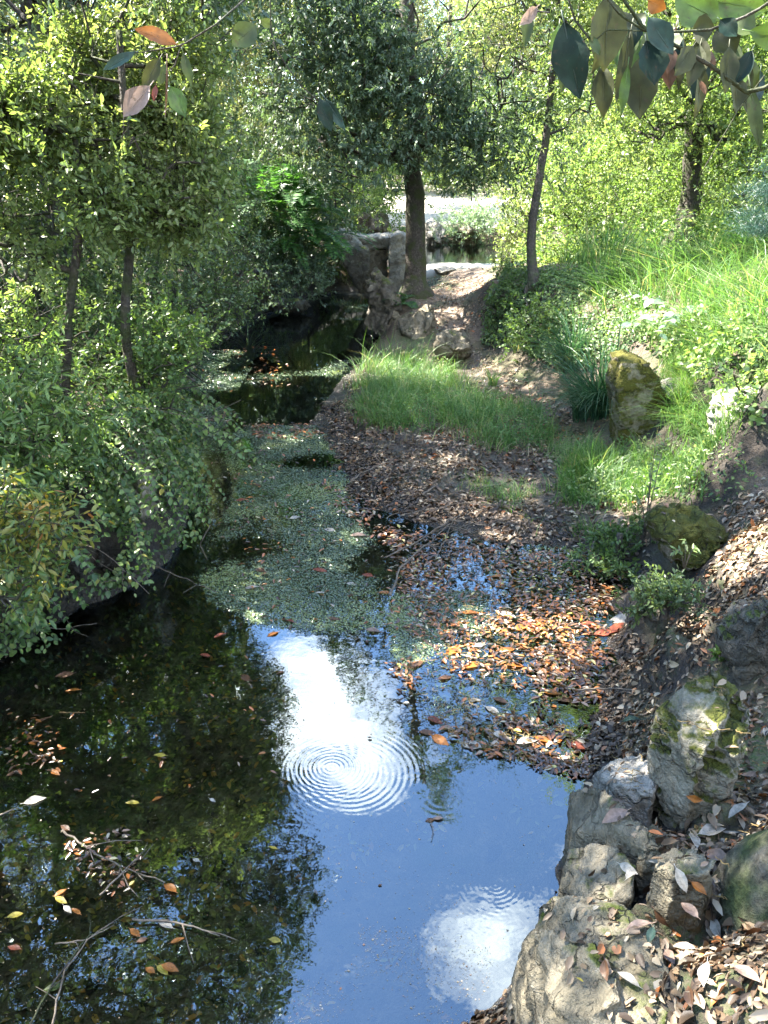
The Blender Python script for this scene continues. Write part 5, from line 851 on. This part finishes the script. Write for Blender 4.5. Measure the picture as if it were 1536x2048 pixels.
# duckweed
mb = MB(); rd = np.random.default_rng(41)
for poly, n, thr in [([(470, 865), (520, 850), (625, 850), (665, 900), (690, 950), (705, 1010), (725, 1060), (790, 1120), (815, 1190), (800, 1262), (740, 1268), (640, 1262), (520, 1250), (420, 1200), (395, 1150), (440, 1060), (470, 980), (450, 900)], 80000, .41), ([(345, 770), (390, 705), (470, 700), (500, 735), (480, 772), (400, 785)], 16000, .36), ([(345, 825), (445, 808), (462, 840), (430, 862), (350, 866)], 8000, .38),
                     ([(780, 1190), (980, 1180), (1010, 1400), (860, 1440), (780, 1300)], 11000, .47), ([(640, 612), (735, 600), (740, 640), (690, 640)], 5000, .45), ([(440, 755), (600, 748), (700, 720), (640, 800), (560, 770)], 3500, .5), ([(380, 860), (470, 880), (440, 1000), (400, 1100), (370, 960)], 3500, .5), ([(1040, 1080), (1200, 1100), (1220, 1160), (1080, 1130)], 2500, .42)]:
    c = on_water(poly, n, rd, .0025, 2.2, thr); m_ = len(c); s = np.where(c[:, 1] < 7, .0085, .014)*rd.uniform(.6, 1.35, m_); a = rd.random(m_)*6.28; d = np.stack([np.cos(a), np.sin(a), rd.normal(size=m_)*.22], -1); V, Fq, m = leaves(c, d, np.array([0, 0, 1.])+rd.normal(size=(m_, 3))*.32, s, s*.9, 4, .1, 0)
    vv = np.clip(rd.random(m_)*.75+.7*np.clip(fbm(c*3.1, 2, 5)-.45, 0, 1), 0, 1); vv = np.where(rd.random(m_) < np.clip((fbm(c*2.1, 3, 15)-.52)*4, 0, .8), np.maximum(vv, .95), vv); mb.add(V, Fq, np.repeat(vv, m))
tag(mb.build('duckweed', M['duckweed']), 'grey-green duckweed mat floating on the slow water', None, None, 'stuff')
# pollen film and specks on the near water
rp_ = np.random.default_rng(61); mb = MB()
for poly, n, thr in [([(0, 1300), (1100, 1500), (1060, 1800), (900, 2100), (0, 2100)], 1500, .42), ([(580, 1820), (1000, 1900), (940, 2080), (560, 2080)], 1600, .5), ([(640, 1600), (1120, 1560), (1000, 1900), (640, 1900)], 350, .5)]:
    c = on_water(poly, n, rp_, .0015, 5.0, thr); m_ = len(c); s = .0022*rp_.uniform(.5, 1.8, m_)*np.where(rp_.random(m_) < .04, 2.5, 1); V, Fq, m = leaves(c, rp_.normal(size=(m_, 3))*[1, 1, .05], np.tile([0, 0, 1.], (m_, 1)), s, s*.7, 4, 0, 0); mb.add(V, Fq, np.repeat(.75+.2*rp_.random(m_), m))
tag(mb.build('pollen_debris', M['litter']), 'tiny pale specks of pollen and dust floating on the near water', None, None, 'stuff')
# single floating leaves one can point at
col = {}
for nm, a, b in [('orange', (.30, .11, .02), .45), ('brown', (.11, .055, .028), .5), ('pale', (.34, .31, .26), .5), ('yellow', (.27, .22, .03), .5), ('red', (.19, .05, .025), .5), ('green', (.06, .085, .022), .5), ('pinkish', (.23, .16, .125), .5), ('dark_green', (.008, .022, .014), .5), ('olive_brown', (.042, .048, .014), .55), ('fresh_green', (.08, .14, .022), .4), ('blue_grey', (.028, .055, .042), .5)]:
    t = NT(nm+'_leaf'); c_ = t.mix(t.rng(t.noise(60, 4, .6), .35, .65), tuple(q_*.6 for q_ in a), tuple(min(1, q_*1.15) for q_ in a)); c_ = t.mix(t.rng(t.noise(130, 4, .7), .6, .68, 0, .7), c_, (.05, .035, .02)); c_ = t.mix(t.math('MULTIPLY', t.attr(), .55), c_, tuple(min(1, q_*1.5+.06) for q_ in a)); tr = t.n('ShaderNodeBsdfTranslucent'); t.put(tr.inputs['Color'], c_); m_ = t.n('ShaderNodeMixShader'); m_.inputs[0].default_value = .22 if nm not in ('dark_green', 'blue_grey') else .05
    t.l(t.bsdf(c_, b, .35 if nm not in ('dark_green', 'blue_grey') else .18, t.noise(90, 3), .3, .002), m_.inputs[1]); t.l(tr.outputs[0], m_.inputs[2]); col[nm] = t.done(m_.outputs[0])
def bigleaf(name, b, tip, nrm, W, mat, parent=None, curl=.12, fold=.18, seed=0, origin=None, nu=9):
    """one modelled leaf: curved blade with midrib fold and a stalk"""
    b = np.asarray(b, float); tip = np.asarray(tip, float); d = tip-b; L = np.linalg.norm(d); d /= L; s = norm(np.cross(d, nrm)); u = np.cross(s, d); rr = np.random.default_rng(seed); t = np.linspace(0, 1, nu); wv = [-1, -.5, 0, .5, 1]; V = []
    prof_ = np.sin(np.pi*t**.92)**.95; prof_[0] = .04; prof_[-1] = .02
    for i, tt in enumerate(t):
        for q_ in wv: V.append(b+d*L*tt+s*(q_*W*.5*prof_[i]*(1+.05*rr.normal()))+u*(abs(q_)*W*fold*prof_[i]-L*curl*tt*tt+.02*L*math.sin(tt*7+q_*2+seed)))
    f = [[i*5+j, i*5+j+1, i*5+j+6, i*5+j+5] for i in range(nu-1) for j in range(4)]; m_ = MB().add(np.array(V), [f]); Vt, Ft = tube([b-d*L*.16+u*.02*L, b, b+d*L*.5-u*L*curl*.25, b+d*L*.9-u*L*curl*.8], [L*.011, L*.010, L*.008, L*.003], 5); m_.add(Vt, Ft, 1.0); return m_.build(name, mat, parent, True, origin)
fl = [(28, 1545, 'brown', 30), (70, 1600, 'pale', 38), (110, 1545, 'orange', 24), (90, 1510, 'pale', 26), (130, 1655, 'brown', 26), (145, 1380, 'orange', 26), (128, 1350, 'brown', 34), (85, 1440, 'brown', 30), (340, 1775, 'orange', 32), (270, 1865, 'orange', 26), (283, 1880, 'brown', 20), (320, 1510, 'yellow', 24), (315, 1597, 'orange', 24), (265, 1605, 'yellow', 26), (120, 1785, 'orange', 22), (122, 1800, 'yellow', 28), (30, 1830, 'yellow', 26), (28, 1895, 'red', 26), (152, 1822, 'orange', 24), (135, 1818, 'pale', 24), (330, 1848, 'pale', 34),
      (355, 1880, 'orange', 24), (392, 1720, 'pale', 18), (550, 1880, 'yellow', 22), (545, 1695, 'yellow', 18), (425, 1600, 'pale', 16), (340, 1935, 'orange', 34), (325, 1940, 'yellow', 28), (300, 1940, 'orange', 22), (105, 1975, 'green', 32), (490, 1355, 'brown', 30), (410, 1310, 'red', 22), (440, 1270, 'red', 24), (545, 1268, 'orange', 26), (520, 1140, 'brown', 28), (500, 1175, 'pale', 30), (560, 1345, 'brown', 18), (575, 1240, 'red', 30), (640, 1185, 'pale', 18),
      (705, 1168, 'pale', 26), (715, 1070, 'pinkish', 40), (735, 1150, 'red', 28), (770, 1185, 'orange', 26), (660, 1060, 'pale', 26), (590, 1035, 'pale', 24), (665, 1238, 'brown', 28), (745, 1260, 'pinkish', 34), (640, 1140, 'red', 28), (480, 1000, 'red', 24), (500, 995, 'orange', 22), (515, 970, 'brown', 18), (620, 970, 'red', 22), (870, 1440, 'red', 34), (880, 1480, 'orange', 40), (855, 1465, 'brown', 34), (940, 1490, 'pale', 44), (1000, 1470, 'pale', 38), (1060, 1480, 'pale', 60), (1120, 1475, 'pale', 34), (1085, 1478, 'orange', 40), (1155, 1490, 'red', 46), (1135, 1465, 'yellow', 40), (1120, 1530, 'orange', 42), (1100, 1530, 'orange', 34),
      (1105, 1385, 'orange', 34), (895, 1455, 'pinkish', 30), (910, 1300, 'orange', 44), (945, 1330, 'orange', 40), (960, 1290, 'pale', 30), (1010, 1300, 'orange', 40), (1080, 1245, 'orange', 44), (1060, 1250, 'red', 40), (1040, 1255, 'orange', 34), (1245, 1240, 'pale', 60), (1240, 1255, 'red', 70), (1210, 1265, 'red', 50), (1180, 1250, 'red', 40), (1010, 1215, 'pale', 24), (1015, 1230, 'pale', 40), (1060, 1200, 'orange', 26), (995, 1152, 'orange', 26), (870, 1155, 'pale', 22), (870, 1230, 'brown', 30), (940, 1225, 'orange', 40), (800, 1215, 'brown', 26), (830, 1330, 'brown', 40), (890, 1355, 'brown', 30), (985, 1420, 'pale', 34), (1000, 1400, 'brown', 30), (1150, 1320, 'pinkish', 40), (950, 1400, 'pale', 26), (840, 1250, 'pale', 18), (1030, 1330, 'orange', 34), (1130, 1400, 'brown', 34), (920, 1460, 'pinkish', 30),
      (740, 1475, 'brown', 10), (860, 1640, 'brown', 18), (875, 1636, 'pinkish', 22), (1185, 1640, 'pale', 26), (760, 1770, 'brown', 8)]
rf = np.random.default_rng(51)
for k, (px, py, cn_, ln) in enumerate(fl):
    q_ = P(px, py, .003+.002*(k % 3)); Lm = .9*ln/F*np.hypot(q_[1], CAMZ)*1.15; a = rf.uniform(-.7, .7)+(3.14 if rf.random() < .5 else 0); h = np.array([math.cos(a), math.sin(a), 0])*Lm/2
    o = bigleaf('floating_leaf', q_-h, q_+h, np.array([0, 0, 1.])+rf.normal(size=3)*.12, Lm*rf.uniform(.38, .5), col[cn_], None, .06, .12, k, q_, 7)
    tag(o, f'single {cn_} oak leaf floating on the dark water', 'leaf', f'{cn_} leaves floating on the stream')
# a few larger leaves lying singly on the bank rocks
bk_ = [(1230, 1640, 62, 'pinkish'), (1265, 1445, 44, 'blue_grey'), (1310, 1600, 40, 'pale'), (1325, 1600, 28, 'pinkish'), (1385, 1590, 34, 'orange'), (1395, 1575, 30, 'orange'), (1476, 1628, 50, 'pale'), (1260, 1745, 44, 'pale'), (1280, 1865, 56, 'pinkish'), (1315, 1712, 40, 'pale'), (1262, 1760, 40, 'pale'), (1300, 1770, 44, 'brown'), (1370, 1905, 44, 'pale'), (1398, 1778, 36, 'orange'), (1490, 1820, 36, 'orange'), (1345, 1925, 44, 'pinkish'), (1500, 1960, 60, 'pinkish'), (1440, 1720, 60, 'pinkish'), (1460, 1665, 60, 'pale'), (1425, 1670, 60, 'pale'), (1206, 1675, 30, 'orange'), (1385, 1690, 50, 'pale'), (1500, 1560, 50, 'pinkish'), (1475, 1600, 50, 'pinkish'), (1420, 1800, 46, 'pale'), (1380, 1830, 50, 'pinkish'), (1252, 1968, 46, 'pale'), (1215, 1950, 46, 'brown'), (1160, 1975, 16, 'yellow'), (1440, 1860, 50, 'pale'), (1300, 1880, 40, 'blue_grey'), (1360, 1760, 50, 'pale'), (1480, 1900, 60, 'pale'), (1390, 2000, 46, 'brown'), (1420, 1960, 60, 'pale'), (1330, 1830, 44, 'brown')]
for k, (px, py, ln, cn_) in enumerate(bk_):
    r_ = ray(px, py); o_ = Vector((0, 0, CAMZ)); h = bvh.ray_cast(o_, Vector(r_)); zt = .62
    for _ in range(6): q_ = P(px, py, zt); zt = g0(q_[0], q_[1])
    q_ = P(px, py, zt); nn = gn(np.array([q_[0]]), np.array([q_[1]]))[0]
    if h[0] is not None and h[0].y < q_[1]: q_ = np.array(h[0][:]); nn = np.array(h[1][:]); nn = nn if nn[2] > 0 else -nn
    q_ = q_+nn*.018; Lm = .85*ln/F*np.linalg.norm(q_-np.array([0, 0, CAMZ])); dd = norm(np.cross(nn, rf.normal(size=3)))*Lm/2
    tag(bigleaf('fallen_leaf', q_-dd, q_+dd, nn+rf.normal(size=3)*.15, Lm*.45, col[cn_], None, .1, .2, k, q_, 8), f'large dry {cn_.replace("_", " ")} leaf lying on top of the bank litter', 'leaf', f'large {cn_.replace("_", " ")} leaves on the bank')
# acorn
q_ = P(1380, 1588, .49); rng = np.random.default_rng(3); V, Fc = blob(q_, (.016, .011, .011), rng, 0+1, .4, .1, 1.0, 3); tag(MB().add(V, [Fc]).build('acorn', col['orange'], None, True, q_), 'orange acorn under the lip of the split mossy rock', 'acorn')
# twigs and sticks
def stick(pts, r, label, seed, group=None, fork=0, mat='twig'):
    rng = np.random.default_rng(seed); p = np.array(pts, float); d = np.linspace(0, len(p)-1, len(p)*4); q_ = np.stack([np.interp(d, np.arange(len(p)), p[:, k]) for k in range(3)], -1); L = np.linalg.norm(p[-1]-p[0]); q_[1:-1] += rng.normal(size=(len(q_)-2, 3))*L*.006
    m_ = MB(); V, Fq = tube(q_, np.linspace(r, r*.45, len(q_)), 6); m_.add(V, Fq)
    for f in range(fork):
        i = rng.integers(2, len(q_)-3); a = q_[i]; t_ = norm(q_[i+1]-q_[i-1]); e = a+(t_*.7+rng.normal(size=3)*np.array([.6, .6, .1]))*L*.28; V, Fq = tube([a, (a+e)/2+rng.normal(size=3)*.008, e], [r*.6, r*.45, r*.25], 5); m_.add(V, Fq)
    return tag(m_.build('stick', M[mat], None, True, p[0]), label, 'stick', group)
W_ = lambda l, z=.012: [P(a, b, z) for a, b in l]
stick(W_([(60, 2050), (110, 1960), (180, 1870), (222, 1852)]), .004, 'long thin curved twig floating at the near corner of the stream', 1, fork=2, mat='bark')
stick(W_([(105, 2048), (130, 1940), (185, 1870), (228, 1845)]), .0035, 'thin dark twig crossing the curved one near the corner of the stream', 2, fork=2)
stick(W_([(265, 1838), (340, 1842), (400, 1858), (440, 1872)]), .0045, 'bent pale twig with catkins floating on the dark water', 3, fork=3)
stick(W_([(110, 1888), (170, 1880), (228, 1850)]), .003, 'short thin green-tinged twig joining the curved twigs', 4, fork=1)
stick(W_([(125, 1660), (180, 1700), (240, 1730), (330, 1765)]), .0045, 'twig poking out of the small raft of floating leaves', 5, fork=5)
stick(W_([(200, 1790), (250, 1740), (290, 1700)]), .004, 'second twig woven through the small leaf raft', 6, fork=4)
stick(W_([(120, 1425), (170, 1425)]), .0035, 'short yellow-brown catkin stick floating below the near bank', 7, mat='catkin')
stick(W_([(0, 1630), (35, 1615)]), .004, 'stub of pale twig entering from the frame edge', 8)
stick(W_([(780, 1190), (800, 1140), (850, 1090), (905, 1045)], .04), .008, 'forked dark branch lying from the mud into the water', 9, fork=3)
stick([P(770, 1115, .04), P(830, 1085, .07), P(900, 1040, .07), P(970, 1050, .05)], .006, 'pale bare branch across the mud shore', 10, fork=5)
stick([P(870, 1120, .02), P(890, 1080, .07), P(910, 1035, .08)], .005, 'thin bare branch leaning over the pale one on the mud', 11, fork=4)
stick([P(1010, 1120, .02), P(1090, 1150, .02), P(1120, 1175, .015)], .006, 'straight pale stick half in the shallow water', 12)
stick([P(1155, 1380, .03), P(1200, 1377, .04), P(1280, 1380, .09)], .006, 'straight stick lying across the wet leaves', 13)
stick([P(700, 960, .04), P(760, 930, .05), P(820, 915, .05)], .006, 'grey stick lying on the dark mud near the island grass', 14, fork=3)
stick([P(960, 975, .07), P(1010, 968, .08)], .014, 'short thick piece of grey wood on the mud', 15)
stick([P(845, 990, .06), P(870, 972, .08)], .012, 'short dark chunk of wood on the dry leaves', 16)
stick([P(420, 1050, .25), P(400, 1090, .12), P(415, 1120, .02)], .004, 'bare stalk hanging from the vines to the water', 17)
stick([P(300, 640, .8), P(280, 800, .9)], .004, 'pale dead stalk leaning among the bank leaves', 18)
stick([P(455, 680, .02), P(470, 655, .1), P(480, 640, .16)], .006, 'small branch standing in the stream by the sedges', 19, fork=3)
stick([P(390, 735, .03), P(430, 700, .06)], .005, 'bare twig lying on the far duckweed patch', 20, fork=2)
stick([P(860, 1640, .01), P(868, 1660, .01), P(862, 1678, .01)], .002, 'tiny dark curled twig floating on the sky reflection', 21)
for k in range(34):
    rr = np.random.default_rng(300+k); px = rr.uniform(690, 1080); py = rr.uniform(890, 1060); a = P(px, py, .08); b_ = a+np.r_[rr.normal(size=2)*.16, 0]; stick([a, (a+b_)/2+rr.normal(size=3)*.012, b_], rr.uniform(.002, .004), 'thin dead twig lying on the mud shore', 300+k, 'dead twigs on the mud shore')
for k in range(46):
    rr = np.random.default_rng(500+k); y = rr.uniform(2.8, 7.5); a = np.array([LWx(y)-rr.uniform(-.02, .5), y, 0]); a[2] = g0(a[0], a[1])+rr.uniform(0, .15); b_ = a+np.array([rr.uniform(-.1, .5), rr.normal()*.25, rr.uniform(-.25, .4)]); b_[2] = max(b_[2], .02)
    stick([a, (a+b_)/2+rr.normal(size=3)*.04, b_], rr.uniform(.002, .0045), 'bare dead stalk poking out of the bank undergrowth', 500+k, 'dead stalks in the bank undergrowth', fork=2)
# overhanging foreground branches (they hang from the oak at the frame edge)
def branch(label, paths, lv, depth, seed, cat='branch'):
    root = empty('overhanging_branch', PD(*paths[0][0][:2], paths[0][0][2] if len(paths[0][0]) > 2 else depth), label, cat); m_ = MB()
    for pth, r in [(p[0:1][0] if False else p[:-1], p[-1]) for p in paths]:
        q_ = np.array([PD(a[0], a[1], a[2] if len(a) > 2 else depth) for a in pth]); d = np.linspace(0, len(q_)-1, len(q_)*3); qq = np.stack([np.interp(d, np.arange(len(q_)), q_[:, k]) for k in range(3)], -1); V, Fq = tube(qq, np.linspace(r*.42, r*.26, len(qq)), 7); m_.add(V, Fq)
    m_.build('twig', M['bark'], root, True); rr = np.random.default_rng(seed)
    for k, (bx, by, tx, ty, wpx, cn_, dz) in enumerate(lv):
        y = depth+dz; b_ = PD(bx, by, y); t_ = PD(tx, ty, y-.01); bigleaf('leaf', b_, t_, np.array([rr.normal()*.35, -1, rr.normal()*.3]), wpx/F*np.hypot(y, .5)*1.0, col[cn_], root, rr.uniform(-.08, .2), rr.uniform(.08, .3), k+seed, None, 11)
    return root
rq = np.random.default_rng(77); FR = []
for k in range(34):
    x_ = rq.uniform(1170, 1550); y_ = 20+rq.random()*60+max(0, x_-1300)*.35; FR.append((x_, y_, x_+rq.normal()*14, y_+rq.uniform(45, 105), rq.uniform(18, 34), ['olive_brown', 'green', 'olive_brown', 'dark_green', 'fresh_green', 'brown'][k % 6], rq.uniform(.0, .2)))
branch('leafy oak branch with large hanging dark and olive leaves across the top corner', [[(1900, -260, .95), (1640, 120, .9), (1500, 190), (1420, 130), (1350, 90), (1290, 60), (1220, -40), .006], [(1640, -60, .9), (1500, 30), (1420, 60), (1330, 65), (1290, 62), .004], [(1290, 62), (1240, 30), (1200, -20), (1180, -60), .003], [(1185, 85), (1150, 40), (1128, -30), .003], [(1185, 85), (1215, 60), (1290, 62), .002], [(1100, 25), (1050, 20), (1035, -15), .002], [(1500, 190), (1450, 150), (1400, 118), .003], [(1530, 150), (1480, 215), (1400, 350), .0018]],
       [(1128, 45, 1158, 197, 58, 'dark_green', 0), (1118, 50, 1110, 125, 26, 'fresh_green', .02), (1215, -10, 1214, 140, 62, 'olive_brown', .01), (1206, 130, 1207, 232, 34, 'olive_brown', .04), (1262, 60, 1236, 200, 24, 'olive_brown', .03), (1256, 130, 1243, 228, 16, 'fresh_green', 0), (1292, 82, 1308, 172, 50, 'dark_green', -.02), (1286, 110, 1278, 236, 52, 'olive_brown', .02), (1297, 35, 1346, 110, 34, 'blue_grey', -.03), (1330, 55, 1312, 122, 58, 'green', .03), (1386, 92, 1349, 152, 34, 'olive_brown', 0),
        (1384, 62, 1430, 55, 40, 'olive_brown', .02), (1440, 40, 1474, 74, 26, 'dark_green', 0), (1432, 60, 1470, 110, 44, 'olive_brown', .03), (1470, 50, 1512, 62, 40, 'green', .02), (1474, 150, 1470, 228, 32, 'olive_brown', .02), (1405, 130, 1396, 235, 26, 'olive_brown', .04), (1074, 14, 1040, 50, 18, 'pinkish', 0), (1058, 25, 1050, 92, 18, 'green', .02), (1150, 90, 1122, 180, 30, 'green', .05), (1500, 62, 1600, 80, 40, 'fresh_green', -.03), (1350, -5, 1440, 40, 60, 'fresh_green', .08), (1420, 0, 1536, 20, 55, 'fresh_green', .1), (1296, 0, 1330, 18, 26, 'orange', .12), (1180, 70, 1200, 110, 14, 'green', 0), (1500, 170, 1520, 300, 22, 'green', .05), (1400, 160, 1412, 190, 10, 'brown', .02), (1240, 20, 1275, 70, 24, 'olive_brown', .05)]+FR, .92, 5)
branch('thin twig with a few yellow, pinkish and green leaves hanging from the top edge', [[(560, -260, 1.5), (500, -10, 1.3), (430, 50), (362, 92), (300, 102), .0035], [(362, 92), (350, 130), (330, 150), .002], [(300, 102), (262, 108), (255, 110), .0015], [(248, 232), (246, 270), (243, 300), .0015], [(255, 110), (243, 160), (250, 235), .0012]],
       [(352, 88, 270, 57, 28, 'orange', 0), (272, 104, 204, 138, 18, 'blue_grey', 0), (300, 172, 248, 236, 36, 'pinkish', -.01), (320, 116, 284, 176, 24, 'olive_brown', .01), (366, 104, 383, 172, 17, 'green', .02), (340, 172, 372, 236, 30, 'fresh_green', .01), (312, 170, 308, 204, 10, 'red', 0), (330, 130, 318, 170, 18, 'green', .02), (512, 50, 464, 92, 38, 'green', .03), (334, 125, 333, 232, 4, 'brown', 0)], 1.2, 6)
branch('thin dark twig dangling a pair of grey-green leaves before the big oak', [[(520, -240, 1.5), (540, -10, 1.4), (542, 60), (552, 100), (600, 170), (640, 205), .0028], [(542, 80), (500, 100), (470, 100), .0012]], [(640, 196, 662, 262, 26, 'dark_green', 0), (650, 196, 694, 262, 18, 'blue_grey', .01), (545, 50, 520, 40, 16, 'green', .01)], 1.4, 7)
